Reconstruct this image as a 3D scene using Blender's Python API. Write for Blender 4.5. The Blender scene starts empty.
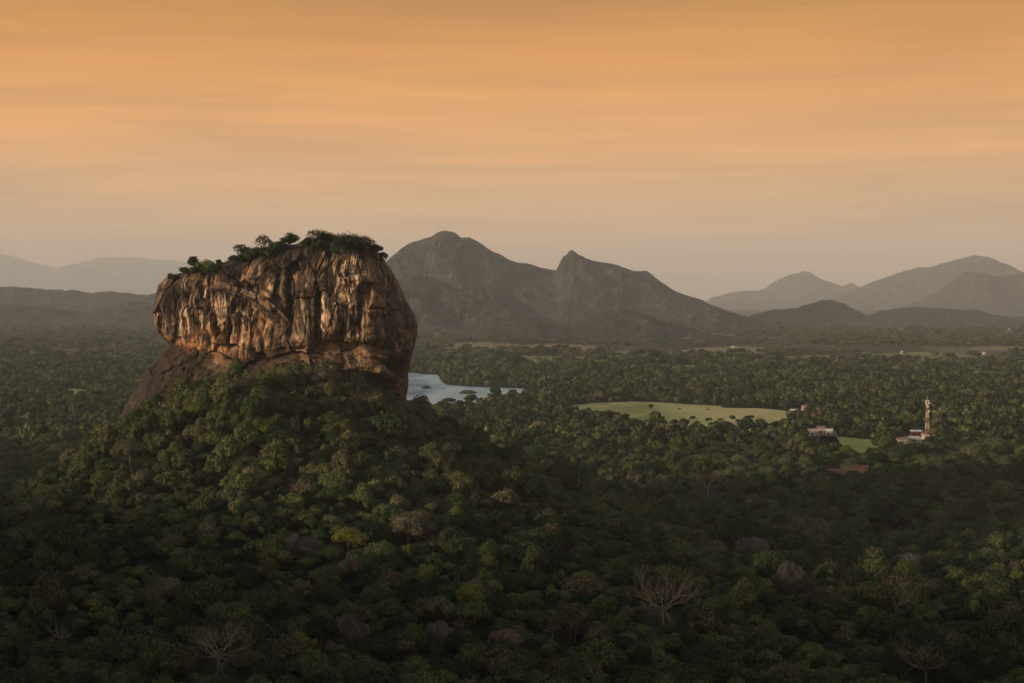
import bpy, math, random
import numpy as np
from mathutils import Vector, Matrix
R = math.radians
PI = math.pi

# ------------------------------------------------------------------ camera
CAM = np.array([0.0, 0.0, 150.0])
F = 1650.0                      # focal length in pixels of a 1024 px wide frame
PITCH = math.atan((341.5-300.0)/F)
sc = bpy.context.scene
cam_d = bpy.data.cameras.new('camera')
cam = bpy.data.objects.new('camera', cam_d); sc.collection.objects.link(cam)
cam_d.sensor_width = 36.0; cam_d.lens = 36.0*F/1024.0
cam_d.clip_start = 1.0; cam_d.clip_end = 250000.0
cam.location = CAM; cam.rotation_euler = (R(90)-PITCH, 0, 0)
sc.camera = cam
sc.view_settings.view_transform = 'Standard'; sc.view_settings.look = 'None'
sc.view_settings.exposure = 0.12; sc.view_settings.gamma = 1.0
sc.cycles.volume_bounces = 1
sc.cycles.max_bounces = 5; sc.cycles.diffuse_bounces = 2; sc.cycles.glossy_bounces = 2
sc.cycles.transparent_max_bounces = 8
sc.cycles.use_denoising = True
sc.cycles.sample_clamp_indirect = 4.0

# ------------------------------------------------------------------ sky and sun
SUN_ELEV = R(8.0)
SUN_AZ = R(58.0)                # how far the sun stands to the left of straight behind the camera
sun_dir = np.array([-math.sin(SUN_AZ)*math.cos(SUN_ELEV), -math.cos(SUN_AZ)*math.cos(SUN_ELEV), math.sin(SUN_ELEV)])
world = bpy.data.worlds.new('World'); sc.world = world; world.use_nodes = True
nt = world.node_tree; nt.nodes.clear()

class NB:
    """small helper for building node trees"""
    def __init__(s, nt): s.nt = nt
    def n(s, t, **kw):
        nd = s.nt.nodes.new(t)
        for k, v in kw.items(): setattr(nd, k, v)
        return nd
    def l(s, a, b): s.nt.links.new(a, b)
    def put(s, sock, v):
        if isinstance(v, bpy.types.NodeSocket): s.l(v, sock)
        elif v is not None: sock.default_value = v
    def math(s, op, a, b=None, c=None, clamp=False):
        nd = s.n('ShaderNodeMath', operation=op, use_clamp=clamp)
        for i, v in enumerate((a, b, c)): s.put(nd.inputs[i], v) if v is not None else None
        return nd.outputs[0]
    def mix(s, f, a, b, blend='MIX'):
        nd = s.n('ShaderNodeMix', data_type='RGBA', blend_type=blend, clamp_factor=True)
        s.put(nd.inputs[0], f); s.put(nd.inputs[6], a); s.put(nd.inputs[7], b)
        return nd.outputs[2]
    def ramp(s, f, stops, interp='LINEAR'):
        nd = s.n('ShaderNodeValToRGB'); cr = nd.color_ramp; cr.interpolation = interp
        while len(cr.elements) < len(stops): cr.elements.new(0.5)
        for e, (p, c) in zip(cr.elements, stops):
            e.position = p; e.color = (*c, 1) if len(c) == 3 else c
        s.put(nd.inputs[0], f); return nd.outputs[0]
    def noise(s, vec, scale, detail=3, rough=0.55, dist=0.0):
        nd = s.n('ShaderNodeTexNoise'); s.put(nd.inputs['Vector'], vec)
        nd.inputs['Scale'].default_value = scale; nd.inputs['Detail'].default_value = detail
        nd.inputs['Roughness'].default_value = rough; nd.inputs['Distortion'].default_value = dist
        return nd.outputs['Fac']
    def vmul(s, vec, m):
        nd = s.n('ShaderNodeVectorMath', operation='MULTIPLY'); s.put(nd.inputs[0], vec); nd.inputs[1].default_value = m
        return nd.outputs[0]

def lin(r, g, b):
    f = lambda c: (c/255/12.92) if c/255 <= 0.04045 else ((c/255+0.055)/1.055)**2.4
    return (f(r), f(g), f(b))

b = NB(nt)
tc = b.n('ShaderNodeTexCoord')
sep = b.n('ShaderNodeSeparateXYZ'); b.l(tc.outputs['Generated'], sep.inputs[0])
sx, sy, sz = sep.outputs
az = b.math('ARCTAN2', sx, sy)
el = b.math('ARCSINE', sz)
comb = b.n('ShaderNodeCombineXYZ')
b.l(b.math('MULTIPLY', az, 2.6), comb.inputs[0]); b.l(b.math('MULTIPLY', el, 34.0), comb.inputs[1])
n_big = b.noise(comb.outputs[0], 0.9, 4, 0.55, 0.7)
comb2 = b.n('ShaderNodeCombineXYZ')
b.l(b.math('MULTIPLY', az, 5.5), comb2.inputs[0]); b.l(b.math('MULTIPLY_ADD', el, 115.0, b.math('MULTIPLY', az, 2.0)), comb2.inputs[1])
n_fine = b.noise(comb2.outputs[0], 1.1, 4, 0.6, 0.5)
# height above the horizon, 0..1 over the first 12 degrees, ruffled by the cloud streaks
w = b.math('ADD', el, b.math('MULTIPLY_ADD', n_big, 0.045, -0.0225))
w = b.math('ADD', w, b.math('MULTIPLY_ADD', n_fine, 0.007, -0.0035))
g = b.math('DIVIDE', w, R(12.0), clamp=True)
glow = b.ramp(g, [(0.0, lin(220, 181, 147)), (0.12, lin(226, 181, 139)), (0.27, lin(238, 182, 123)), (0.42, lin(245, 175, 102)),
                  (0.58, lin(243, 167, 80)), (0.72, lin(230, 153, 62)), (0.86, lin(202, 136, 50)), (1.0, lin(180, 122, 46))])
streak = b.ramp(n_fine, [(0.34, (0.91, 0.90, 0.91)), (0.5, (0.985, 0.98, 0.98)), (0.68, (1.05, 1.035, 1.03))])
glow = b.mix(1.0, glow, streak, 'MULTIPLY')
streak2 = b.ramp(n_big, [(0.32, (0.80, 0.80, 0.85)), (0.5, (0.98, 0.98, 0.98)), (0.66, (1.09, 1.055, 1.04))])
glow = b.mix(1.0, glow, streak2, 'MULTIPLY')
# a few low grey cloud scraps above the mountains
comb3 = b.n('ShaderNodeCombineXYZ')
b.l(b.math('MULTIPLY', az, 17.0), comb3.inputs[0]); b.l(b.math('MULTIPLY', el, 95.0), comb3.inputs[1]); comb3.inputs[2].default_value = 3.7
n_low = b.noise(comb3.outputs[0], 1.0, 5, 0.6, 0.4)
band_ = b.ramp(b.math('DIVIDE', el, R(8.0), clamp=True), [(0.05, (0, 0, 0)), (0.2, (1, 1, 1)), (0.38, (1, 1, 1)), (0.6, (0, 0, 0))])
scrap = b.math('MULTIPLY', b.ramp(n_low, [(0.58, (0, 0, 0)), (0.72, (1, 1, 1))]), band_)
glow = b.mix(b.math('MULTIPLY', scrap, 0.38), glow, (*lin(165, 135, 112), 1))
# the high overcast gets darker and greyer overhead
upf = b.ramp(b.math('DIVIDE', el, R(90.0), clamp=True), [(0.13, (0, 0, 0)), (0.32, (1, 1, 1))])
overhead = b.ramp(b.math('DIVIDE', el, R(90.0), clamp=True), [(0.2, (0.33, 0.35, 0.35)), (1.0, (0.29, 0.35, 0.40))])
glow = b.mix(upf, glow, overhead)
sky = b.n('ShaderNodeTexSky', sky_type='NISHITA', sun_disc=False)
sky.sun_elevation = SUN_ELEV; sky.sun_rotation = math.atan2(sun_dir[0], sun_dir[1])
bg1 = b.n('ShaderNodeBackground'); b.l(sky.outputs[0], bg1.inputs[0]); bg1.inputs[1].default_value = 0.05
bg2 = b.n('ShaderNodeBackground'); b.l(glow, bg2.inputs[0]); bg2.inputs[1].default_value = 1.0
mixs = b.n('ShaderNodeMixShader'); mixs.inputs[0].default_value = 0.93
b.l(bg1.outputs[0], mixs.inputs[1]); b.l(bg2.outputs[0], mixs.inputs[2])
out = b.n('ShaderNodeOutputWorld'); b.l(mixs.outputs[0], out.inputs[0])

sun_l = bpy.data.lights.new('sun', 'SUN'); sun_l.energy = 5.0; sun_l.angle = R(4.0); sun_l.color = (1.0, 0.77, 0.52)
sun = bpy.data.objects.new('sun', sun_l); sc.collection.objects.link(sun)
sun.rotation_euler = Vector(sun_dir).to_track_quat('Z', 'Y').to_euler()

# ------------------------------------------------------------------ numpy helpers
def _hash(ix, iy, iz, seed):
    h = (ix.astype(np.int64)*374761393 + iy.astype(np.int64)*668265263 + iz.astype(np.int64)*2147483647 + seed*1274126177) & 0xFFFFFFFF
    h = ((h ^ (h >> 13))*1274126177) & 0xFFFFFFFF
    h = ((h ^ (h >> 15))*2246822519) & 0xFFFFFFFF
    return ((h ^ (h >> 16)) & 0xFFFFFF)/float(0xFFFFFF)
def vnoise(x, y, z=None, seed=0):
    """value noise, -1..1"""
    x = np.asarray(x, float); y = np.asarray(y, float); x, y = np.broadcast_arrays(x, y)
    z = np.zeros_like(x) if z is None else np.broadcast_to(np.asarray(z, float), x.shape)
    x0 = np.floor(x); y0 = np.floor(y); z0 = np.floor(z)
    fx, fy, fz = x-x0, y-y0, z-z0
    s = lambda t: t*t*t*(t*(t*6-15)+10)
    u, v, w_ = s(fx), s(fy), s(fz)
    r = 0
    for dx in (0, 1):
        for dy in (0, 1):
            for dz in (0, 1):
                wt = (u if dx else 1-u)*(v if dy else 1-v)*(w_ if dz else 1-w_)
                r = r + wt*_hash(x0+dx, y0+dy, z0+dz, seed)
    return r*2-1
def fbm(x, y, z=None, octv=4, gain=0.5, seed=0, ridged=False):
    a, r, f, t = 1.0, 0, 1.0, 0
    for o in range(octv):
        n = vnoise(np.asarray(x)*f, np.asarray(y)*f, None if z is None else np.asarray(z)*f, seed+o*17)
        if ridged: n = 1-2*np.abs(n)
        r = r + a*n; t += a; a *= gain; f *= 2.03
    return r/t
def sstep(a, b_, x):
    t = np.clip((np.asarray(x, float)-a)/(b_-a), 0, 1); return t*t*(3-2*t)

def ray(px, py):
    """direction through an image point"""
    v = np.array([(px-512.0)/F, 1.0, -(py-341.5)/F])
    c, s = math.cos(-PITCH), math.sin(-PITCH)
    return np.array([v[0], v[1]*c-v[2]*s, v[1]*s+v[2]*c])
def at_y(px, py, Y):
    d = ray(px, py); return CAM + d*(Y/d[1])
def on_plain(px, py, z=0.0):
    d = ray(px, py); return CAM + d*((z-CAM[2])/d[2])
def project(P):
    P = np.atleast_2d(P)-CAM
    c, s = math.cos(PITCH), math.sin(PITCH)
    y = P[:, 1]*c-P[:, 2]*s; z = P[:, 1]*s+P[:, 2]*c
    return 512+F*P[:, 0]/y, 341.5-F*z/y, y

# ------------------------------------------------------------------ terrain height
ROCK_Y = 1000.0
ROCK_X = (285-512)/F*ROCK_Y
def height(x, y):
    x = np.asarray(x, float); y = np.asarray(y, float)
    cx, cy = ROCK_X+5, 950.0
    dx = x-cx; dy = y-cy
    wx = np.where(dx > 0, 142.0, 125.0); wy = np.where(dy < 0, 235.0, 170.0)
    r = np.sqrt((dx/wx)**2+(dy/wy)**2)
    r = r*(1+0.10*vnoise(x/130, y/130, seed=3))
    h = 93.0*np.exp(-r**2*1.0)
    h = h + 9*np.exp(-((x+218)/32)**2-((y-940)/60)**2)
    # low shoulders of the hill
    h = h + 16*np.exp(-(((x+60)/330)**2+((y-780)/230)**2))
    rough = np.exp(-((x+80)/700)**2-((y-850)/520)**2)
    h = h + rough*(7*fbm(x/95, y/95, octv=4, seed=11))*(1-0.8*np.exp(-r**2*4))
    # level terrace for the stone platform at the cliff foot
    # unseen ridge under the camera, lengthened across the sun to shade the near slopes
    s2 = np.array([sun_dir[0], sun_dir[1]])/math.hypot(sun_dir[0], sun_dir[1])
    a = x*s2[0]+y*s2[1]; t = x*(-s2[1])+y*s2[0]      # towards the sun; along the ridge (t>0: to the right)
    a = a-75
    top = np.where(t > 0, 148-10*sstep(0, 300, t), 148-45*sstep(120, 620, -t))
    fall = 1-sstep(1200, 2200, np.abs(t))
    h = np.maximum(h, top*np.exp(-(a/120.0)**2)*fall*(1+0.05*fbm(x/70, y/70, octv=3, seed=31))-3*(1-fall))
    return np.maximum(h, 0.0)

# ------------------------------------------------------------------ object helpers
COL = sc.collection
def tag(o, label=None, cat=None, group=None, kind=None):
    if label: o['label'] = label
    if cat: o['category'] = cat
    if group: o['group'] = group
    if kind: o['kind'] = kind
    return o
def mesh_np(name, V, Fq, mats=(), smooth=True):
    """mesh from arrays; faces all with the same number of corners"""
    V = np.asarray(V, np.float32); Fq = np.asarray(Fq, np.int32)
    me = bpy.data.meshes.new(name)
    k = Fq.shape[1]
    me.vertices.add(len(V)); me.vertices.foreach_set('co', V.ravel())
    me.loops.add(Fq.size); me.loops.foreach_set('vertex_index', Fq.ravel())
    me.polygons.add(len(Fq)); me.polygons.foreach_set('loop_start', np.arange(0, Fq.size, k, dtype=np.int32))
    me.polygons.foreach_set('loop_total', np.full(len(Fq), k, np.int32))
    me.polygons.foreach_set('use_smooth', np.full(len(Fq), smooth, bool))
    me.update(calc_edges=True); me.validate()
    for m in mats: me.materials.append(m)
    return me
def link(name, me, parent=None, loc=None):
    o = bpy.data.objects.new(name, me); COL.objects.link(o)
    if parent is not None: o.parent = parent
    if loc is not None: o.location = loc
    return o
def empty(name, loc, rz=0.0):
    o = bpy.data.objects.new(name, None); COL.objects.link(o); o.location = loc; o.rotation_euler = (0, 0, rz)
    o.empty_display_size = 1.0
    return o
def grid_faces(nu, nv, wrap=False):
    """quads of a nu x nv vertex grid, index = j*nu+i"""
    i = np.arange(nu if wrap else nu-1); j = np.arange(nv-1)
    I, J = np.meshgrid(i, j); I2 = (I+1) % nu
    return np.stack([J*nu+I, J*nu+I2, (J+1)*nu+I2, (J+1)*nu+I], -1).reshape(-1, 4)
class MB:
    """collects boxes, bars and tubes into one mesh"""
    def __init__(s): s.V = []; s.F = []
    def box(s, c, size, rz=0.0):
        hx, hy, hz = [q/2 for q in size]; n = len(s.V); ca, sa = math.cos(rz), math.sin(rz)
        for dz in (-hz, hz):
            for dx, dy in ((-hx, -hy), (hx, -hy), (hx, hy), (-hx, hy)):
                s.V.append((c[0]+dx*ca-dy*sa, c[1]+dx*sa+dy*ca, c[2]+dz))
        s.F += [(n+3, n+2, n+1, n), (n+4, n+5, n+6, n+7)] + [(n+i, n+(i+1) % 4, n+4+(i+1) % 4, n+4+i) for i in range(4)]
        return s
    def tube(s, pts, rad, k=6):
        pts = [Vector(p) for p in pts]; n0 = len(s.V)
        rad = rad if hasattr(rad, '__len__') else [rad]*len(pts)
        up = Vector((0.13, 0.2, 1)).normalized()
        for i, p in enumerate(pts):
            d = (pts[min(i+1, len(pts)-1)]-pts[max(i-1, 0)]).normalized()
            a = d.cross(up)
            if a.length < 1e-3: a = d.cross(Vector((1, 0, 0)))
            a.normalize(); c = d.cross(a)
            for q in range(k):
                th = 2*PI*q/k; s.V.append(tuple(p+(a*math.cos(th)+c*math.sin(th))*rad[i]))
        for i in range(len(pts)-1):
            for q in range(k):
                s.F.append((n0+i*k+q, n0+i*k+(q+1) % k, n0+(i+1)*k+(q+1) % k, n0+(i+1)*k+q))
        s.F.append(tuple(n0+q for q in range(k))[::-1]); e = n0+(len(pts)-1)*k
        s.F.append(tuple(e+q for q in range(k)))
        return s
    def poly(s, pts, faces):
        n = len(s.V); s.V += [tuple(p) for p in pts]; s.F += [tuple(n+i for i in f) for f in faces]; return s
    def mesh(s, name, mat, smooth=False):
        me = bpy.data.meshes.new(name); me.from_pydata(s.V, [], s.F); me.materials.append(mat)
        if smooth: me.polygons.foreach_set('use_smooth', [True]*len(me.polygons))
        me.update(); return me
    def build(s, name, mat, parent=None, loc=None, smooth=False): return link(name, s.mesh(name, mat, smooth), parent, loc)

# ------------------------------------------------------------------ materials
def new_mat(name, rough=0.9, spec=0.2):
    m = bpy.data.materials.new(name); m.use_nodes = True
    nb = NB(m.node_tree); p = m.node_tree.nodes['Principled BSDF']
    p.inputs['Roughness'].default_value = rough; p.inputs['Specular IOR Level'].default_value = spec
    return m, nb, p
def plain_mat(name, col, rough=0.9, var=0.25, scale=0.5, spec=0.2):
    m, nb, p = new_mat(name, rough, spec)
    g_ = nb.n('ShaderNodeTexCoord')
    f = nb.noise(g_.outputs['Object'], scale, 4, 0.6)
    c = nb.ramp(f, [(0.3, tuple(c*(1-var) for c in col)), (0.7, tuple(min(1, c*(1+var)) for c in col))])
    nb.l(c, p.inputs['Base Color']); return m
def foliage_mat(name, stops, rough=0.85, spec=0.15, trans=0.0):
    """each tree takes its own place on the ramp; leaves inside a crown vary a little"""
    m, nb, p = new_mat(name, rough, spec)
    oi = nb.n('ShaderNodeObjectInfo'); geo = nb.n('ShaderNodeNewGeometry'); tcn = nb.n('ShaderNodeTexCoord')
    c = nb.ramp(oi.outputs['Random'], stops)
    f = nb.math('MULTIPLY_ADD', nb.noise(tcn.outputs['Object'], 0.28, 3, 0.7), 0.9, 0.55)
    f = nb.math('MULTIPLY', f, nb.math('MULTIPLY_ADD', geo.outputs['Random Per Island'], 1.2, 0.42))
    # stands of one kind: slow drift of tone over the forest
    f = nb.math('MULTIPLY', f, nb.math('MULTIPLY_ADD', nb.noise(geo.outputs['Position'], 0.009, 3, 0.6), 1.5, 0.25))
    hs = nb.n('ShaderNodeHueSaturation'); nb.l(c, hs.inputs['Color'])
    nb.l(f, hs.inputs['Value'])
    nb.l(nb.math('MULTIPLY_ADD', geo.outputs['Random Per Island'], 0.03, 0.485), hs.inputs['Hue'])
    nb.l(hs.outputs[0], p.inputs['Base Color'])
    return m
GREENS = [(0.0, (.010, .020, .007)), (0.16, (.018, .034, .010)), (0.32, (.036, .056, .016)), (0.46, (.056, .074, .022)),
          (0.56, (.024, .036, .013)), (0.68, (.066, .080, .024)), (0.82, (.082, .098, .028)), (0.91, (.064, .066, .036)), (0.97, (.095, .080, .052)), (1.0, (.12, .125, .04))]
mat_leaf = foliage_mat('leaves', GREENS)
mat_leaf_dark = foliage_mat('dark_leaves', [(0, (.010, .017, .006)), (1, (.022, .034, .011))])
mat_leaf_yellow = foliage_mat('yellow_green_leaves', [(0, (.085, .090, .018)), (1, (.12, .12, .024))])
mat_leaf_bright = foliage_mat('bright_green_leaves', [(0, (.06, .078, .014)), (1, (.085, .090, .020))])
mat_leaf_grey = foliage_mat('grey_green_leaves', [(0, (.060, .057, .032)), (1, (.080, .068, .042))])
mat_leaf_brown = foliage_mat('brown_twigs', [(0, (.10, .070, .045)), (1, (.14, .088, .055))])
mat_bark = plain_mat('bark', (.10, .075, .055), var=.4, scale=.8)
mat_pale_bark = plain_mat('pale_bark', (.24, .19, .135), var=.25, scale=.3)

def ground_mat():
    m, nb, p = new_mat('forest_floor', 0.95, 0.1)
    geo = nb.n('ShaderNodeNewGeometry'); pos = geo.outputs['Position']
    a = nb.noise(pos, 0.03, 6, 0.65)
    c1 = nb.ramp(a, [(0.3, (.008, .010, .004)), (0.55, (.018, .020, .008)), (0.75, (.032, .026, .014))])
    # open farmland and scrub among the woods far out on the plain
    vor = nb.n('ShaderNodeTexVoronoi', feature='F1'); nb.put(vor.inputs['Vector'], nb.vmul(pos, (0.0035, 0.0016, 0.0)))
    vor.inputs['Scale'].default_value = 1.0
    vc = nb.n('ShaderNodeSeparateColor'); nb.l(vor.outputs['Color'], vc.inputs[0])
    fieldc = nb.ramp(vc.outputs[0], [(0.0, (.04, .042, .018)), (0.4, (.06, .056, .024)), (0.6, (.09, .085, .032)), (0.8, (.13, .10, .048)), (1.0, (.17, .11, .055))])
    sepn = nb.n('ShaderNodeSeparateXYZ'); nb.l(pos, sepn.inputs[0])
    far = nb.math('DIVIDE', nb.math('SUBTRACT', sepn.outputs[1], 2300.0), 2500.0, clamp=True)
    msk = nb.ramp(nb.noise(nb.vmul(pos, (0.0011, 0.0006, 0)), 1.0, 5, 0.6), [(0.46, (0, 0, 0)), (0.56, (1, 1, 1))])
    mm = nb.math('MULTIPLY', far, msk)
    c = nb.mix(mm, c1, fieldc)
    fine = nb.math('MULTIPLY_ADD', nb.noise(nb.vmul(pos, (0.02, 0.008, 0.02)), 1.0, 5, 0.7), 1.6, 0.2)
    hs = nb.n('ShaderNodeHueSaturation'); nb.l(c, hs.inputs['Color']); nb.l(fine, hs.inputs['Value'])
    nb.l(hs.outputs[0], p.inputs['Base Color']); return m
mat_ground = ground_mat()

# ------------------------------------------------------------------ ground
def axis(lo, a, b_, hi, step, grow=1.09):
    mid = np.arange(a, b_+step, step); r = [mid[-1]]; s = step
    while r[-1] < hi: s *= grow; r.append(r[-1]+s)
    l_ = [mid[0]]; s = step
    while l_[-1] > lo: s *= grow; l_.append(l_[-1]-s)
    return np.concatenate([np.array(l_[1:][::-1]), mid, np.array(r[1:])])
gx = axis(-42000, -900, 500, 42000, 9); gy = axis(-9000, -300, 1500, 68000, 9)
X, Y = np.meshgrid(gx, gy); Z = height(X, Y)
gme = mesh_np('ground', np.stack([X, Y, Z], -1).reshape(-1, 3), grid_faces(len(gx), len(gy)), [mat_ground])
tag(link('ground', gme), kind='structure')

# ------------------------------------------------------------------ haze
HZ = 1950.0
mz = bpy.data.materials.new('haze_air'); mz.use_nodes = True; nbz = NB(mz.node_tree); mz.node_tree.nodes.clear()
pv = nbz.n('ShaderNodeVolumePrincipled'); pv.inputs['Color'].default_value = (0.80, 0.83, 0.87, 1)
pv.inputs['Density'].default_value = 3.1e-5; pv.inputs['Anisotropy'].default_value = 0.0
pv.inputs['Density Attribute'].default_value = ''
nbz.l(pv.outputs[0], nbz.n('ShaderNodeOutputMaterial').inputs['Volume'])
hb = MB().box((0, 29000, HZ/2-7), (90000, 82000, HZ))
tag(hb.build('haze', mz), kind='stuff')

# ------------------------------------------------------------------ mountains
def mountain_mat(name, ca, cb, cc):
    m, nb, p = new_mat(name, 0.95, 0.05)
    geo = nb.n('ShaderNodeNewGeometry'); pos = geo.outputs['Position']
    f = nb.noise(pos, 0.008, 8, 0.75)
    c = nb.ramp(f, [(0.32, ca), (0.52, cb), (0.72, cc)])
    v = nb.math('MULTIPLY_ADD', nb.noise(pos, 0.02, 5, 0.8), 2.4, -0.2)
    hs = nb.n('ShaderNodeHueSaturation'); nb.l(c, hs.inputs['Color']); nb.l(v, hs.inputs['Value'])
    nb.l(hs.outputs[0], p.inputs['Base Color'])
    return m
mat_mtn = mountain_mat('mountain_scrub', (.014, .017, .012), (.036, .038, .028), (.080, .070, .052))
def mountain(name, D, prof, seed, depth=0.22, rough=0.13, step=1.0, z_base=0.0):
    """a range whose skyline stands at distance D; slopes fall to the plain in front and behind"""
    p = np.array(prof, float)
    px = np.arange(p[0, 0], p[-1, 0]+step, step)
    py = np.interp(px, p[:, 0], p[:, 1])
    k = np.array([1, 4, 1])/6
    pys = np.convolve(np.pad(py, 1, 'edge'), k, 'valid')
    xs = np.array([at_y(a, c, D)[0] for a, c in zip(px, pys)]); hs = np.array([at_y(a, c, D)[2] for a, c in zip(px, pys)])
    sc_ = D/F
    hs = hs + sc_*(0.9*fbm(px/6, px*0+seed, octv=3, seed=seed))
    ends = sstep(0, 22, px-px[0])*sstep(0, 22, px[-1]-px)
    hs = np.maximum(hs, 5)*np.maximum(ends, 0.0)
    nv = 150
    T = np.linspace(-1, 1, nv)
    Wd = D*depth
    Xg = np.tile(xs, (nv, 1)); Tg = np.tile(T[:, None], (1, len(xs)))
    wob = fbm(Xg/(D*0.035), Tg*2.2+seed, octv=3, seed=seed+5)
    shape = np.clip(1-np.abs(Tg), 0, 1)**(1.12)
    er = fbm(Xg/(D*0.018)+wob*0.9, Tg*5.5, octv=6, gain=0.62, seed=seed+9, ridged=True)
    env = np.minimum(1, np.abs(Tg)*5)*(1-np.abs(Tg))**0.5
    Zg = hs[None, :]*np.clip(shape+rough*2.2*er*env, 0, 1.0*(1-0.25*np.abs(Tg)))
    Zg = Zg*(1-sstep(0.93, 1, np.abs(Tg)))-6*sstep(0.95, 1, np.abs(Tg))
    Yg = D+Tg*Wd*0.5+0*Xg
    Xg = Xg*(Yg/D*0.35+0.65)
    V = np.stack([Xg, Yg, Zg-1], -1).reshape(-1, 3)
    return tag(link(name, mesh_np(name, V, grid_faces(len(xs), nv), [mat_mtn])), kind='structure')
mountain('mountain', 9500, [(250, 318), (290, 296), (340, 280), (385, 262), (393, 255), (402, 247), (413, 241), (424, 238), (431, 236), (436, 232), (441, 230), (447, 230), (455, 232), (461, 237),
    (470, 237), (478, 241), (490, 249), (508, 258), (516, 261), (528, 263), (545, 268), (556, 270.5), (560, 262), (563, 256), (567, 254), (570, 250), (574, 250), (579, 254), (586, 257), (597, 261), (610, 263),
    (625, 267), (634, 271), (645, 269.5), (652, 274), (662, 282), (676, 291), (690, 296), (700, 299), (716, 306), (735, 313), (760, 320), (790, 327)], 4)
mountain('mountain', 7600, [(330, 325), (360, 290), (385, 276), (402, 272), (425, 275), (442, 281), (458, 288), (478, 287), (495, 286), (508, 292), (522, 301), (540, 314), (560, 322), (600, 332)], 23, rough=0.12)
mountain('mountain', 6400, [(440, 340), (465, 334), (490, 326), (515, 319), (530, 317), (548, 322), (570, 323), (590, 316), (606, 311), (625, 309), (645, 313), (664, 321), (690, 327), (720, 338), (735, 343)], 37, depth=0.16, rough=0.12)
mountain('mountain', 8200, [(640, 330), (665, 312), (690, 304), (712, 307), (735, 314), (755, 321), (775, 328), (800, 333)], 51, depth=0.16)
mountain('mountain', 10500, [(735, 322), (755, 314), (775, 309), (795, 308), (812, 303), (822, 300), (832, 299), (842, 303), (855, 310), (868, 316), (880, 311), (895, 308), (915, 307), (940, 308), (960, 310), (975, 309), (990, 314), (1005, 316),
    (1030, 323), (1060, 327)], 66, depth=0.15)
mountain('mountain', 19000, [(880, 318), (905, 306), (922, 300), (940, 290), (955, 279), (962, 272), (972, 271), (985, 273), (1003, 277), (1018, 273), (1040, 268), (1070, 272), (1120, 296), (1160, 312)], 71)
mountain('mountain', 26000, [(800, 312), (840, 295), (860, 287), (880, 279), (896, 273), (915, 268), (932, 266), (950, 261), (962, 258), (975, 255), (985, 256), (995, 260), (1008, 266), (1024, 272), (1060, 284), (1120, 300)], 83)
mountain('mountain', 33000, [(690, 310), (715, 297), (735, 291), (762, 290), (778, 280), (790, 274), (798, 273), (805, 270.5), (812, 275), (826, 281), (842, 286), (850, 282), (858, 287), (880, 288), (910, 296), (950, 306)], 92)
mountain('mountain', 12500, [(-120, 300), (-60, 290), (0, 287), (20, 286.5), (45, 289), (75, 290), (92, 293), (110, 291), (130, 293), (148, 295), (165, 291), (190, 285), (215, 290), (260, 300), (310, 314)], 104, rough=0.12)
mountain('mountain', 9500, [(-100, 312), (-40, 305), (10, 304), (50, 307), (85, 312), (110, 305), (135, 301), (160, 304), (190, 310), (230, 318), (260, 324)], 111, depth=0.2, rough=0.12)
mountain('mountain', 60000, [(-80, 262), (-30, 254), (0, 253), (20, 258), (55, 268), (82, 262), (100, 258), (125, 256.5), (145, 258), (180, 261), (230, 266), (300, 280), (360, 296)], 120)

# ------------------------------------------------------------------ the great rock
def interp_prof(tab, v):
    a = np.array(tab, float); return np.interp(v, a[:, 0], a[:, 1])
LEFT = [(241.5, 344), (243, 338), (245.5, 288), (248, 264), (251, 254), (254, 246), (258, 238), (262, 231), (265, 215), (268, 203), (271, 190), (275, 178), (279, 168), (285, 160), (293, 155.5), (303, 153), (315, 152),
        (324, 153), (331, 156), (336, 160), (341, 165), (345, 168), (349, 165), (353, 161), (358, 157), (366, 151), (375, 147), (385, 142), (392, 137), (400, 132), (410, 127), (420, 122), (450, 112), (500, 100)]
RIGHT = [(241.5, 350), (243, 358), (245.5, 369), (249, 375), (256, 382), (265, 388), (275, 395), (285, 400), (295, 404), (300, 406), (306, 410), (315, 415), (325, 417.5), (335, 417.5), (345, 415.5), (355, 412), (365, 409.5),
         (375, 408), (390, 408), (400, 406), (408, 404), (415, 400), (440, 396), (500, 392)]
S = ROCK_Y/F
py_l = np.concatenate([np.linspace(241.5, 285, 150), np.linspace(285.4, 440, 300), np.linspace(442, 500, 20)])
NU = 1150
th = np.linspace(0, 1, NU, endpoint=False)
# angle 0 at the left edge, front half first (denser)
th = np.where(th < 0.72, th/0.72*PI*1.04-0.02*PI, PI*1.02+(th-0.72)/0.28*PI*0.96)
PYg, THg = np.meshgrid(py_l, th, indexing='ij')
Lg = interp_prof(LEFT, PYg)+4.5*sstep(278, 300, PYg)*sstep(375, 345, PYg); Rg = interp_prof(RIGHT, PYg)
cxg = (Lg+Rg)/2; ag = (Rg-Lg)/2
co, si = -np.cos(THg), np.sin(THg)
sup = lambda t, e: np.sign(t)*np.abs(t)**(2/e)
ux = sup(co, 2.5)
uy = sup(si, 2.5)
PXg = cxg+ag*ux
lump = 1+0.03*fbm(PXg/60, PYg/60, uy*1.5, octv=3, seed=5)
# front-to-back half depth in metres per height
dep = interp_prof([(241.5, 6), (243, 14), (246, 24), (252, 33), (262, 41), (280, 47), (310, 51), (335, 52), (342, 53), (350, 55), (375, 58), (400, 61), (450, 62), (500, 70)], PYg)
Xr = (PXg-512)*S; Zr = CAM[2]-(PYg-300)*S
Yr = ROCK_Y-uy*dep*lump
front = np.clip(uy, 0, 1)
# how strongly a vertex may be pushed outwards: keep the outline where it was traced
rx, ry = ux*0.55, -uy
nn = np.sqrt(rx**2+ry**2)+1e-6; nx_, ny_ = rx/nn, ry/nn
px, py = PXg, PYg
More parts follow.
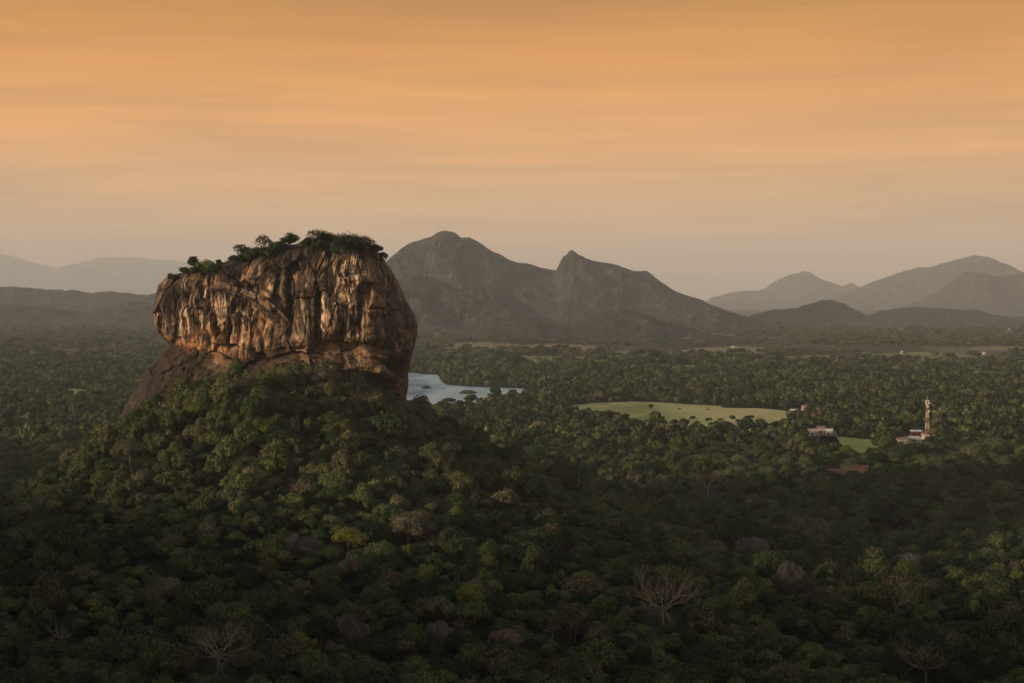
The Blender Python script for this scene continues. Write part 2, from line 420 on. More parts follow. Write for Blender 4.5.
# arclength-like coordinate round the rock, so that grooves keep their width on the flanks
sgn_u = px + (1-np.clip(uy, -1, 1))*38*np.sign(ux)
D = np.zeros_like(px)
# vertical flutes cut by running water
warp = 4.5*fbm(px/40, py/45, octv=3, seed=41)
fl = fbm((sgn_u+warp)/7.5, py/70, octv=4, gain=0.6, seed=42)
fl2 = fbm((sgn_u+warp)/19, py/95, octv=2, seed=44, ridged=True)
crack = interp_prof([(150, 334), (165, 338), (180, 343), (200, 346), (222, 350), (245, 356), (262, 356), (276, 348), (290, 346), (303, 345), (318, 342), (334, 337), (350, 338), (370, 341), (385, 342), (395, 350), (408, 362), (420, 366)], px)+1.5*fbm(px/8, py*0, octv=3, seed=9)
above = sstep(4, -6, py-crack)
flm = 0.2+0.8*sstep(-0.35, 0.3, fbm(px/26, py/30, octv=2, seed=45))
gro = fbm((sgn_u+warp)/4.6, py/48, octv=3, gain=.6, seed=46, ridged=True)
D += above*flm*(0.75*fl+0.4*(fl2-0.2))-above*flm*1.3*sstep(.35, .9, gro)
# fractured slabs: each block of the face has its own tilt, with open joints between blocks
rs = np.random.default_rng(12); ns = 120
sxs = rs.uniform(145, 425, ns); sys_ = rs.uniform(240, 425, ns)
jx = px+4*fbm(px/15, py/18, octv=3, seed=201); jy = py+4*fbm(px/15, py/18, octv=3, seed=202)
d1 = np.full(px.shape, 1e9); d2 = np.full(px.shape, 1e9); own = np.zeros(px.shape, int)
for q_ in range(ns):
    tall = 0.55 if sys_[q_] < 340 else 1.5
    dq = np.sqrt(((jx-sxs[q_])*1.0)**2+((jy-sys_[q_])*tall)**2)
    closer = dq < d1
    d2 = np.where(closer, d1, np.minimum(d2, dq)); own = np.where(closer, q_, own); d1 = np.where(closer, dq, d1)
ta, tb, tcst = rs.normal(0, .16, ns), rs.normal(0, .10, ns), rs.normal(0, 1.3, ns)
block = tcst[own]+ta[own]*(jx-sxs[own])+tb[own]*(jy-sys_[own])
edge = d2-d1
D += block*(1-.8*sstep(215, 195, px)*sstep(338, 350, py))*sstep(0, 1.4, edge)*sstep(245, 262, py)*sstep(0.08, 0.5, uy)
D -= 1.0*np.exp(-(edge/1.1)**2)*sstep(250, 265, py)
for (qx, qy, sx_, sy_, dp) in ((172, 312, 15, 22, 3.4), (199, 318, 11, 24, 2.8), (226, 322, 11, 20, 2.4), (256, 306, 13, 14, 2.4), (245, 272, 20, 10, 2.0), (301, 336, 9, 9, 3.2), (318, 333, 8, 8, 2.6),
                               (349, 322, 17, 12, 3.6), (377, 330, 8, 11, 2.2), (269, 345, 12, 8, 3.0), (345, 268, 10, 16, 1.8), (372, 290, 10, 24, 2.5), (330, 362, 22, 8, 3.4), (298, 360, 12, 8, 2.6),
                               (374, 364, 14, 12, 3.0), (402, 330, 7, 26, 3.5), (194, 360, 12, 20, 3.0), (170, 380, 9, 26, 3.2)):
    D += dp*np.exp(-(np.abs((px-qx)/sx_)**2.6+np.abs((py-qy)/sy_)**2.6))
# bulging skirt over the undercut line
cr_w = interp_prof([(150, 0.7), (175, 0.6), (200, 0.8), (225, 0.4), (262, 0.15), (280, 0.5), (310, 0.75), (345, 0.6), (380, 0.7), (396, 0.2), (420, 0.1)], px)
dd = crack-py
D += cr_w*2.2*np.exp(-((dd-7)/9.0)**2)
D -= cr_w*4.5*np.exp(-((dd+4.5)/5.5)**2)
D -= cr_w*2.5*sstep(0.8, -0.8, dd)*np.exp(-np.clip(-dd, 0, 99)/11)
# strata tilted down to the right on the lower half
stra = py-0.42*(px-300)+5*fbm(px/30, py/30, octv=3, seed=61)
below = 1-above
D += below*(1.7*fbm(stra/7.5, px/90, octv=3, gain=0.55, seed=62)+0.9*np.tanh(3*np.sin(stra/3.3+2*vnoise(px/40, py/40, seed=63))))
# dark recess low on the right
for (qx, qy, sx_, sy_, dp) in ((360, 383, 14, 8, 11.0), (375, 398, 12, 9, 12.0), (343, 376, 10, 6, 6.0), (390, 410, 8, 8, 5), (158, 362, 6, 22, 1.5), (277, 340, 2.5, 18, 2.6)):
    D -= dp*np.exp(-(((px-qx)-(py-qy)*0.35)/sx_)**2-((py-qy)/sy_)**2)
# deep chimneys in the face
for (qx, q0, q1, wd, dp) in ((302, 258, 336, 4.0, 3.6), (326, 286, 340, 3.5, 3.2), (290, 262, 300, 3, 2.0), (366, 268, 330, 3.0, 2.2), (246, 300, 348, 2.2, 1.6), (214, 300, 344, 2.5, 1.6), (188, 290, 340, 2.4, 1.5),
                             (394, 282, 400, 4.5, 4.5), (352, 300, 336, 2.2, 1.6), (230, 305, 350, 1.8, 1.4), (262, 318, 352, 2, 1.4), (338, 262, 300, 2.5, 1.8)):
    cx_ = qx+2.5*fbm(py/18, py*0+qx, octv=2, seed=70)
    D -= dp*np.exp(-((px-cx_)/wd)**2)*sstep(q0-5, q0+8, py)*sstep(q1+5, q1-6, py)
# stepped ledges
D += 1.8*np.tanh((py-interp_prof([(225, 288), (262, 279), (300, 281)], px))/1.5)*np.exp(-((px-262)/30)**2)*np.exp(-((py-282)/9)**2)
D += 1.6*np.tanh((crack+14-py)/1.2)*0.5*sstep(285, 300, px)*np.exp(-((py-crack-14)/7)**2)
# the inclined shelf that carries the stairway
def ramp_y(x): return interp_prof([(222, 286), (229, 287), (240, 289.5), (252, 293.5), (262, 298), (272, 305), (282, 314), (291, 324)], x)
rp = py-ramp_y(px); on = sstep(222, 227, px)*sstep(294, 289, px)
D = D*(1-0.75*on*np.exp(-((rp+1)/5.0)**4))
D += on*3.4*sstep(-1.2, 0.6, rp)*np.exp(-np.clip(rp, 0, 99)/4.0)
# general roughness
D += 1.3*fbm(sgn_u/13, py/13, uy*3, octv=4, gain=0.55, seed=81)+0.55*fbm(sgn_u/3.2, py/4.0, uy*8, octv=3, seed=82)
D += 2.6*fbm((sgn_u+warp*2)/34, py/60, octv=2, seed=84)*sstep(245, 270, py)
D += 1.4*sstep(384, 392, px)*fbm((px-(py-250)*0.16)/2.6, py/70, octv=3, seed=88)
# breaks across the face: short ledges that interrupt the flutes
lv = py+0.18*(px-280)+6*fbm(px/22, py/30, octv=3, seed=85)
D += 0.7*np.tanh(4*(fbm(lv/9, px/50, octv=2, seed=86)-0.05))*sstep(255, 275, py)
cells = fbm(sgn_u/5.5+warp*.2, py/8, uy*4, octv=3, seed=87, ridged=True)
D -= 0.9*sstep(0.5, 0.9, cells)*sstep(255, 270, py)
topfade = sstep(241.5, 256, py)
amp = topfade*(0.22+0.78*sstep(0.12, 0.55, uy))
amp = np.where(uy < 0, 0.5*topfade, amp)
amp = np.where((uy < 0.12), np.minimum(amp, 0.14), amp)
amp = amp*(1-0.9*sstep(-0.86, -0.97, ux)*sstep(275, 285, py)*sstep(420, 350, py)*(uy > -0.2))
Xr = Xr+nx_*D*amp; Yr = Yr+ny_*D*amp
Zr = Zr+0.5*fbm(px/9, Yr/9, octv=3, seed=83)*sstep(300, 262, py)
Vr = np.stack([Xr, Yr, Zr], -1).reshape(-1, 3)
Fr = grid_faces(NU, len(py_l), True)
rock_me = None

# stains on the rock: water and lichen, plus some painted shade, kept as a colour layer of the stone itself
swarp = 9*fbm(px/22, py/90, octv=2, seed=211)
def streaks(period, length, seed, lo, hi):
    n = fbm((sgn_u+swarp+warp*0.6+1.6*fbm(px/5, py/14, octv=2, seed=seed+3))/period, py/length, octv=4, gain=0.62, seed=seed)
    return sstep(lo, hi, n)
tone = fbm(sgn_u/26, py/20, uy*2, octv=5, gain=0.58, seed=90)
base = np.empty(px.shape+(3,))
c_dk, c_br, c_lt = np.array([.034, .027, .020]), np.array([.118, .082, .052]), np.array([.30, .205, .125])
t = np.clip(0.47+1.1*tone, 0, 1)[..., None]
base[:] = np.where(t < .5, c_dk+(c_br-c_dk)*t*2, c_br+(c_lt-c_br)*(t-.5)*2)
def over(mask, col):
    global base
    base = base*(1-mask[..., None])+np.array(col)*mask[..., None]
upper = above
M1 = 0.2+0.8*sstep(-0.30, 0.25, fbm(px/30, py/26, octv=3, seed=171)); M2 = 0.2+0.8*sstep(-0.25, 0.25, fbm(px/24, py/20, octv=3, seed=172)); M3 = 0.35+0.65*sstep(-0.2, 0.3, fbm(px/28, py/22, octv=3, seed=173))
over(0.92*streaks(6.5, 60, 101, -0.04, 0.16)*(0.25+0.75*upper)*M1, (.036, .026, .020))
over(0.85*streaks(3.8, 38, 107, 0.12, 0.30)*upper*M2, (.40, .245, .14))
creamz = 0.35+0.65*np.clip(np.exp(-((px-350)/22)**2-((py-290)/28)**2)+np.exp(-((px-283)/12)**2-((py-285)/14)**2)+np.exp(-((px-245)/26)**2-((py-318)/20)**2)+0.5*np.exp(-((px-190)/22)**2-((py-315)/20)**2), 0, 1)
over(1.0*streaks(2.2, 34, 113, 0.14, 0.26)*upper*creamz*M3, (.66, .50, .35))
over(0.95*streaks(2.4, 70, 119, 0.06, 0.18)*(0.2+0.8*upper)*M1, (.030, .023, .019))
# blotches of pale lichen
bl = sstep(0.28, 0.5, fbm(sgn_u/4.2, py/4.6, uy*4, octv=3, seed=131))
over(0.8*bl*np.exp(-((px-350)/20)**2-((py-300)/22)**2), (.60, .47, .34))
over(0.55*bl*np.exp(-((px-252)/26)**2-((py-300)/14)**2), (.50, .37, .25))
# raw orange stone under the overhang
orn = sstep(-0.15, 0.35, fbm(sgn_u/6, py/6, octv=3, seed=137))
over(0.62*orn*np.exp(-((px-212)/27)**4-((py-341+0.08*(px-212))/11)**2), (.46, .20, .085))
over(0.4*orn*np.exp(-((px-262)/36)**4-((py-335)/16)**2), (.42, .20, .085))
over(0.6*orn*np.exp(-((px-402)/8)**2-((py-388)/14)**2), (.36, .14, .06))
# banded lower right
band = sstep(0.1, 0.5, fbm(stra/3.0, px/60, octv=3, seed=141))*below
over(0.6*band*sstep(290, 330, px)*sstep(400, 385, px), (.33, .19, .105))
over(0.85*sstep(0.22, .42, fbm(stra/1.5, px/22, octv=2, seed=143))*below*np.exp(-((stra-367+0.42*0)/8)**2)*np.exp(-((px-372)/24)**2), (.55, .40, .26))
# lower left buttress: long dark runs
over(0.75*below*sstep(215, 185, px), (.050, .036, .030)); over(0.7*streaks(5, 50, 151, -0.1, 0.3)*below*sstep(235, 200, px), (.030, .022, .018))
over(0.55*sstep(2.5, 0.0, np.abs(dd+1.5)+0.8)*cr_w, (.02, .015, .012))  # shadow line painted below the undercut
# dark weathering near the top; the shaded right flank painted darker
over(0.45*sstep(270, 250, py)*sstep(0.5, -0.2, tone), (.05, .034, .024))
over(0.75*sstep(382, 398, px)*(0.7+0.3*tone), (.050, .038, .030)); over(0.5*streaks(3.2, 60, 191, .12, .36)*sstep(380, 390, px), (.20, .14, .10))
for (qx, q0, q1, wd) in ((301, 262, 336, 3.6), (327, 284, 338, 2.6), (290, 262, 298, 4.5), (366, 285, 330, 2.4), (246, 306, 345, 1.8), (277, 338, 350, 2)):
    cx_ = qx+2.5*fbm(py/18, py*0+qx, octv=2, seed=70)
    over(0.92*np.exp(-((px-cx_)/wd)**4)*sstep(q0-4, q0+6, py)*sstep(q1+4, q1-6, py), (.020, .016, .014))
over(0.8*above*flm*sstep(.45, .85, gro), (.026, .020, .016))
for (qx, q0, q1, wd) in ((333, 290, 340, 1.6), (283, 276, 292, 2.6), (322, 300, 338, 1.4), (349, 276, 300, 2.2), (358, 262, 312, 2.6), (366, 262, 280, 1.6), (203, 300, 332, 1.2), (240, 304, 318, 1.4), (258, 310, 344, 1.6), (216, 288, 330, 1.0)):
    cx_ = qx+1.8*fbm(py/14, py*0+qx, octv=2, seed=74)
    over(0.85*np.exp(-((px-cx_)/wd)**4)*sstep(q0-4, q0+5, py)*sstep(q1+4, q1-5, py)*sstep(-.35, .1, fbm(px/1.6, py/7, octv=2, seed=76)), (.62, .46, .31))
over(0.9*on*np.exp(-((rp+2.4)/3.2)**4), (.20, .145, .10))
over(0.85*on*np.exp(-((rp-2.4)/1.3)**2), (.022, .018, .015))  # shadow painted under the stair shelf
over(0.6*np.exp(-(edge/.9)**2)*sstep(250, 265, py)*sstep(-.3, .2, fbm(px/9, py/9, octv=2, seed=215)), (.024, .018, .015))
over(0.45*sstep(0.5, 0.85, cells)*sstep(250, 262, py), (.03, .022, .017))
over(0.30*sstep(.1, .5, fbm(px/16, py/16, uy*3, octv=4, seed=175)), (.055, .036, .025))
over(0.6*np.exp(-(((px-362)-(py-386)*.5)/16)**4-((py-388)/14)**4), (.026, .020, .016))  # shade of the low right recess painted in
dirt = np.clip(1+0.35*fbm(sgn_u/1.7, py/2.6, uy*9, octv=3, seed=161), 0.5, 1.5)[..., None]
base = base*dirt
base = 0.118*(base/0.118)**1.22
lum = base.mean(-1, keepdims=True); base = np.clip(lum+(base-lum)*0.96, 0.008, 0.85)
m, nb, p = new_mat('weathered_rock', 0.88, 0.25)
at = nb.n('ShaderNodeAttribute', attribute_name='stone'); tcn = nb.n('ShaderNodeTexCoord')
v1 = nb.math('MULTIPLY_ADD', nb.noise(nb.vmul(tcn.outputs['Object'], (1, 1, .35)), 0.9, 6, 0.7), 1.5, 0.25)
hs = nb.n('ShaderNodeHueSaturation'); nb.l(at.outputs['Color'], hs.inputs['Color']); nb.l(v1, hs.inputs['Value'])
nb.l(hs.outputs[0], p.inputs['Base Color'])
bmp = nb.n('ShaderNodeBump'); bmp.inputs['Strength'].default_value = 0.7; bmp.inputs['Distance'].default_value = 0.8
nb.l(nb.noise(nb.vmul(tcn.outputs['Object'], (1, 1, .45)), 0.7, 7, 0.72), bmp.inputs['Height']); nb.l(bmp.outputs[0], p.inputs['Normal'])
mat_rock = m
# cap: one more row closing the crown
n_top = len(Vr); cz = Vr[:NU].mean(0); cz[2] = Vr[:NU, 2].max()+0.4
Vall = np.vstack([Vr, cz])
me = mesh_np('rock_outcrop', Vall, Fr[:, ::-1], [mat_rock])
tri = np.stack([(np.arange(NU)+1) % NU, np.arange(NU), np.full(NU, n_top)], 1)
me2 = bpy.data.meshes.new('rock_outcrop')
fq = Fr[:, ::-1]; nl = fq.size+tri.size
me2.vertices.add(len(Vall)); me2.vertices.foreach_set('co', Vall.astype(np.float32).ravel())
me2.loops.add(nl); me2.loops.foreach_set('vertex_index', np.concatenate([fq.ravel(), tri.ravel()]).astype(np.int32))
me2.polygons.add(len(fq)+len(tri))
me2.polygons.foreach_set('loop_start', np.concatenate([np.arange(len(fq))*4, fq.size+np.arange(len(tri))*3]).astype(np.int32))
me2.polygons.foreach_set('loop_total', np.concatenate([np.full(len(fq), 4), np.full(len(tri), 3)]).astype(np.int32))
me2.polygons.foreach_set('use_smooth', np.ones(len(fq)+len(tri), bool))
me2.update(calc_edges=True); me2.validate(); me2.materials.append(mat_rock)
bpy.data.meshes.remove(me); me = me2
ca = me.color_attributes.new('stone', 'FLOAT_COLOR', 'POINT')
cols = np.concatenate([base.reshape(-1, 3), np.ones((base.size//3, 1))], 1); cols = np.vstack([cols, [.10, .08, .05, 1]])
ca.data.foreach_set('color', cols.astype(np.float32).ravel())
rock = link('rock_outcrop', me)
tag(rock, 'huge brown and orange streaked rock with sheer cliffs rising from the forest', 'rock')

# front surface lookup for placing things on the rock
Pfront = Vr.reshape(len(py_l), NU, 3)
_fm = (uy > 0.02)
_fpx, _fpy, _ = project(Pfront[_fm]); _fP = Pfront[_fm]
def on_rock(a, c):
    i = np.argmin((_fpx-a)**2+(_fpy-c)**2); return Vector(_fP[i])
def rock_top(a, back=0.0):
    """point on the skyline of the rock above picture column a"""
    allx, ally, _ = project(Vr); m_ = np.abs(allx-a) < 1.2
    k_ = np.argmin(np.where(m_, ally, 1e9)); P = Vector(Vr[k_]); P.y += back; return P

mat_stair = plain_mat('stair_stone', (.17, .12, .085), var=.3, scale=.6)
mat_iron = plain_mat('rusty_iron', (.085, .035, .025), var=.3, scale=.8)
# stone stairway with parapet along the shelf, and the iron stair above it
sb = MB(); pr = None
xs_ = np.arange(226, 291.5, 1.0)
pts = [on_rock(a, ramp_y(a)-0.2)+Vector((0, -0.6, 0)) for a in xs_]
for i in range(len(pts)-1):
    a_, c_ = pts[i], pts[i+1]; mid = (a_+c_)/2; L_ = (c_-a_).length
    sb.poly([a_+Vector((0, 1.8, -.7)), c_+Vector((0, 1.8, -.7)), c_+Vector((0, -1.0, -.7)), a_+Vector((0, -1.0, -.7)),
             a_+Vector((0, 1.8, .1)), c_+Vector((0, 1.8, .1)), c_+Vector((0, -1.0, .1)), a_+Vector((0, -1.0, .1))],
            [(3, 2, 1, 0), (4, 5, 6, 7), (0, 1, 5, 4), (2, 3, 7, 6), (1, 2, 6, 5), (3, 0, 4, 7)])
st = sb.build('stairway', mat_stair, rock)
wb = MB()
for i in range(len(pts)-1):
    a_, c_ = pts[i], pts[i+1]
    wb.poly([a_+Vector((0, -1.02, -.5)), c_+Vector((0, -1.02, -.5)), c_+Vector((0, -1.35, -.5)), a_+Vector((0, -1.35, -.5)),
             a_+Vector((0, -1.02, .95)), c_+Vector((0, -1.02, .95)), c_+Vector((0, -1.35, .95)), a_+Vector((0, -1.35, .95))],
            [(3, 2, 1, 0), (4, 5, 6, 7), (0, 1, 5, 4), (2, 3, 7, 6), (1, 2, 6, 5), (3, 0, 4, 7)])
wb.build('parapet', mat_stair, st)
ib = MB()
tp, bt = on_rock(226, 266.5), on_rock(227, 287)
yf = min(tp.y, bt.y, on_rock(226, 276).y)-1.2
for dx in (-1.0, 1.0):
    ib.tube([(tp.x+dx, yf+.3, tp.z+1), (bt.x+dx, yf-.8, bt.z)], .16, 4)
for k in range(24):
    z_ = bt.z+(tp.z+1-bt.z)*k/23; y_ = yf-.8+1.1*k/23
    ib.box((tp.x+(bt.x-tp.x)*(1-k/23), y_+.4, z_), (2.2, 1.1, .14))
for k in range(0, 24, 6):
    z_ = bt.z+(tp.z+1-bt.z)*k/23; ib.box((tp.x, yf+1.6, z_-.3), (.14, 3.2, .14))
ib.build('iron_stair', mat_iron, rock)
# ladder section down from the lower end of the stairway
lb = MB(); p0, p1 = on_rock(290, 325)+Vector((0, -.7, 0)), on_rock(276, 341)+Vector((0, -.7, 0)); pm = on_rock(283, 333)+Vector((0, -1.0, 0))
for o_ in (0, 1.5): lb.tube([p0+Vector((0, -.2, o_)), pm+Vector((0, -.2, o_)), p1+Vector((0, -.2, o_))], .22, 4)
for k in range(13):
    q = p0.lerp(pm, k/6) if k <= 6 else pm.lerp(p1, (k-6)/6)
    lb.box((q.x, q.y-.2, q.z+.7), (.2, .5, 1.5))
lb.build('lower_stair', mat_stair, rock)

# ------------------------------------------------------------------ tree meshes
def crown_mesh(name, seed, rad=5.5, hgt=4.5, lobes=9, leaves=1300, leaf=0.75, mat=mat_leaf, flat=0.75, z0=None, hang=False, core=True):
    """leaf clumps spread over and through a cluster of lobes; the crown's middle sits above the origin"""
    rng = np.random.default_rng(seed)
    z0 = hgt*1.0 if z0 is None else z0
    C_ = []; Rr = []
    for i in range(lobes):
        a_ = rng.uniform(0, 2*PI); q = rad*0.68*math.sqrt(rng.uniform(0.02, 1)) if i else 0
        rr = rad*rng.uniform(0.24, 0.44)*(1.2 if i == 0 else 1)
        zz = z0+hgt*(0.42*(1-(q/(rad*0.7))**2)+rng.uniform(-.22, .18))
        C_.append((q*math.cos(a_), q*math.sin(a_), zz)); Rr.append(rr)
    C_ = np.array(C_); Rr = np.array(Rr)
    li = rng.choice(lobes, leaves, p=Rr**2/np.sum(Rr**2))
    d = rng.normal(size=(leaves, 3)); d[:, 2] = np.abs(d[:, 2])*np.where(rng.random(leaves) < 0.78, 1, -1); d /= np.linalg.norm(d, axis=1)[:, None]
    rr = Rr[li]*(1+0.10*rng.normal(size=leaves))*np.where(rng.random(leaves) < 0.12, rng.uniform(1.05, 1.3, leaves), 1)
    P = C_[li]+d*rr[:, None]*np.array([1, 1, flat])
    # drop clumps that lie deep inside another lobe
    keep = np.ones(leaves, bool)
    for c_, r_ in zip(C_, Rr):
        q = (P-c_)/np.array([1, 1, flat]); keep &= (np.linalg.norm(q, axis=1) > r_*0.72)
    P = P[keep]; d = d[keep]; n = len(P)
    nrm = d+rng.normal(size=(n, 3))*0.42; nrm /= np.linalg.norm(nrm, axis=1)[:, None]
    t1 = np.cross(nrm, rng.normal(size=(n, 3))); t1 /= np.linalg.norm(t1, axis=1)[:, None]; t2 = np.cross(nrm, t1)
    s_ = leaf*rng.uniform(0.55, 1.25, n)[:, None]
    corners = [P+t1*s_*.62+t2*s_*.1, P+t2*s_*.55-t1*s_*.12, P-t1*s_*.6+t2*s_*.08, P-t2*s_*.5+t1*s_*.1]
    V = np.stack(corners, 1).reshape(-1, 3); Fq = np.arange(4*n).reshape(-1, 4)
    if core:
        # shaded inner mass of each lobe
        nu_, nv_ = 8, 5; vs, fs = [V], [Fq]; off = len(V)
        for c_, r_ in zip(C_, Rr):
            a_ = np.linspace(0, 2*PI, nu_, endpoint=False); e_ = np.linspace(-PI/2*0.96, PI/2*0.96, nv_)
            A, E = np.meshgrid(a_, e_); q = np.stack([np.cos(A)*np.cos(E), np.sin(A)*np.cos(E), np.sin(E)], -1).reshape(-1, 3)
            q = q*(0.66+0.12*rng.normal(size=(len(q), 1))*0.7)
            vs.append(c_+q*r_*np.array([1, 1, flat])); fs.append(grid_faces(nu_, nv_, True)+off); off += len(q)
        V = np.vstack(vs); Fq = np.vstack(fs)
    return mesh_np(name, V, Fq, [mat], smooth=False)
def limb(mb, rng, p, d, L, r, depth, spread=0.55, up=0.12, kids=3):
    """one tapering branch and its twigs"""
    q = Vector(p); pts = [q.copy()]; rad = [r]
    dv = Vector(d).normalized(); n = 3
    for i in range(n):
        dv = (dv+Vector(rng.normal(size=3))*0.13+Vector((0, 0, up*0.5))).normalized(); q = q+dv*L/n; pts.append(q.copy()); rad.append(r*(1-0.42*(i+1)/n))
    mb.tube(pts, rad, 5 if depth > 1 else 3)
    if depth <= 0: return
    for k in range(kids):
        nd = (dv+Vector(rng.normal(size=3))*spread+Vector((0, 0, up))).normalized()
        src = pts[-1] if k < 2 else pts[-2]
        limb(mb, rng, src, nd, L*rng.uniform(.55, .8), r*0.55, depth-1, spread, up, kids)
def trunk_mesh(name, seed, h=8, r=0.35, mat=mat_bark, nl=4):
    rng = np.random.default_rng(seed); mb = MB()
    mb.tube([(0, 0, -2), (.05, 0, h*.3), (.15, .1, h*.6)], [r*1.3, r, r*.8], 7)
    for i in range(nl):
        a_ = 2*PI*(i+rng.uniform(0, .6))/nl
        limb(mb, rng, (.15, .1, h*.6-.1), (math.cos(a_)*.75, math.sin(a_)*.75, .8), h*.42, r*.5, 1, .5, .1, 3)
    return mb.mesh(name, mat, True)
def bare_mesh(name, seed, h=12, spread=9, r=.5, depth=3, mat=mat_pale_bark, nl=6, flat=.55, up=.10):
    rng = np.random.default_rng(seed); mb = MB()
    mb.tube([(0, 0, -3), (.0, .05, h*.15), (.12, .1, h*.38)], [r*1.25, r, r*.85], 8)
    for i in range(nl):
        a_ = 2*PI*(i+rng.uniform(-.25, .25))/nl
        limb(mb, rng, (.12, .1, h*(.30+.07*rng.uniform(0, 1))), (math.cos(a_), math.sin(a_), flat+rng.uniform(-.25, .5)), spread*.46*rng.uniform(.8, 1.1), r*.55, depth, .52, up, 3)
    return mb.mesh(name, mat, True)

CROWNS = [crown_mesh('crown', 10+i, rad=r_, hgt=h_, lobes=l_, leaves=int(n_*1.6), leaf=.58) for i, (r_, h_, l_, n_) in enumerate(
    [(5.6, 4.6, 15, 1700), (6.4, 4.2, 20, 2000), (4.8, 5.2, 12, 1400), (5.8, 5.0, 13, 1600), (7.2, 4.0, 24, 2300), (4.2, 4.4, 9, 1100), (6.2, 6.0, 18, 2100), (5.2, 3.4, 11, 1400), (7.6, 5.0, 30, 2600), (3.6, 5.6, 7, 1000)])]
def recolour(me, mat, name='crown'):
    c = me.copy(); c.name = name; c.materials.clear(); c.materials.append(mat); return c
FAR = [crown_mesh('far_crown', 40+i, rad=r_, hgt=h_, lobes=l_, leaves=n_, leaf=1.5) for i, (r_, h_, l_, n_) in enumerate(
    [(5.8, 4.6, 7, 330), (6.8, 4.2, 9, 420), (4.8, 5.4, 5, 260), (5.6, 5.0, 6, 300)])]
TRUNKS = [trunk_mesh('trunk', 5+i, h=5.6+i*.4) for i in range(3)]

# ------------------------------------------------------------------ where trees stand
rng = np.random.default_rng(2024)
def poly_px(pts, z=0.0): return np.array([on_plain(a, c, z)[:2] for a, c in pts])
def inside(P, poly):
    x, y = P[:, 0], P[:, 1]; r = np.zeros(len(P), bool); n = len(poly); j = n-1
    for i in range(n):
        xi, yi = poly[i]; xj, yj = poly[j]
        c_ = ((yi > y) != (yj > y)) & (x < (xj-xi)*(y-yi)/(yj-yi+1e-12)+xi); r ^= c_; j = i
    return r
LAKE = poly_px([(380, 374), (402, 372.5), (418, 373), (424, 374.5), (439, 375), (441, 382), (452, 385.5), (475, 387), (500, 388), (540, 389.5), (542, 394), (514, 398.5), (498, 400), (484, 404), (470, 409), (440, 412), (425, 413), (400, 410), (380, 404)])
MEADOW = poly_px([(562, 406.5), (600, 403), (640, 401.5), (680, 404), (720, 406.5), (760, 408.5), (782, 410), (795, 413), (798, 419), (792, 427), (770, 429.5), (740, 432), (700, 434), (668, 432), (648, 427), (612, 421), (572, 414)])
LAWN = poly_px([(808, 440), (812, 436), (830, 436), (850, 438), (872, 440), (882, 443), (878, 453), (864, 460), (850, 458), (832, 452)])
GLADE = poly_px([(62, 389.5), (75, 388.5), (88, 390), (93, 396), (82, 401), (62, 400)])
YARD = poly_px([(892, 441), (905, 436), (926, 430), (934, 436), (932, 447), (915, 453), (894, 453)])
HAMLET = poly_px([(806, 436), (810, 430), (834, 431), (842, 443), (808, 445)])
BARN = poly_px([(786, 414), (790, 408.5), (806, 408.5), (810, 420), (792, 423)])
RED1 = poly_px([(824, 486), (826, 474), (846, 474), (848, 486)]); RED2 = poly_px([(848, 485), (852, 473), (872, 473), (874, 485)])
CLEAR = [LAKE, MEADOW, LAWN, GLADE, YARD, HAMLET, BARN, RED1, RED2]
FIELDS = [(poly_px(p_), c_) for p_, c_ in [([(445, 349), (450, 344), (470, 341), (500, 342), (520, 345), (520, 350), (470, 351)], 1), ([(515, 349), (520, 345), (560, 344), (600, 346), (595, 351.5)], 1),
    ([(440, 362), (470, 357), (520, 356), (600, 357), (610, 362), (560, 364)], 0), ([(660, 353), (700, 348), (745, 346), (765, 348), (760, 353)], 1), ([(775, 363), (780, 357), (820, 355), (865, 357), (860, 363)], 1), ([(865, 361), (870, 354), (920, 352), (990, 354), (985, 361)], 0),
    ([(640, 372), (650, 367), (700, 365), (725, 368), (715, 372)], 0), ([(930, 379), (940, 373), (985, 371), (1024, 373), (1020, 379)], 0), ([(600, 353), (640, 350), (655, 352), (640, 356)], 0), ([(960, 350), (990, 346), (1024, 347), (1024, 351)], 1)]]
CLEAR += [f_[0] for f_ in FIELDS]
def band_points(y0, y1, s, jit=.42, half=.37):
    xs_ = np.arange(-half*y1-60, half*y1+60, s); ys_ = np.arange(y0, y1, s)
    A, B = np.meshgrid(xs_, ys_); A = A+((np.arange(len(ys_)) % 2)*s/2)[:, None]
    P = np.stack([A.ravel(), B.ravel()], 1)+rng.uniform(-jit, jit, (A.size, 2))*s
    return P[np.abs(P[:, 0]) < half*P[:, 1]+60]
def rock_clear(P, grow=0.0):
    """True where the great rock does not stand"""
    h_ = height(P[:, 0], P[:, 1]); pyv = np.clip(300-(h_+3-CAM[2])/S, 241.5, 500)
    L_ = (interp_prof(LEFT, pyv)-512)*S; R__ = (interp_prof(RIGHT, pyv)-512)*S; dpt = interp_prof([(380, 48), (400, 54), (450, 62), (500, 70)], pyv)
    q = np.abs((P[:, 0]-(L_+R__)/2)/((R__-L_)/2+grow))**2.5+np.abs((P[:, 1]-ROCK_Y)/(dpt+grow))**2.5
    return q > 1.0
P1 = band_points(430, 1650, 6.5); PH = band_points(700, 1080, 7.0); PH = PH[np.abs(PH[:, 0]-ROCK_X) < 190]; P1 = np.vstack([P1, PH[rng.random(len(PH)) < np.exp(-((PH[:, 0]-ROCK_X)/150)**2-((PH[:, 1]-950)/170)**2)]])
P2 = band_points(1650, 3500, 11.5); P3 = band_points(3500, 8200, 25.0)
P4 = band_points(8200, 13500, 60.0)
bands = []
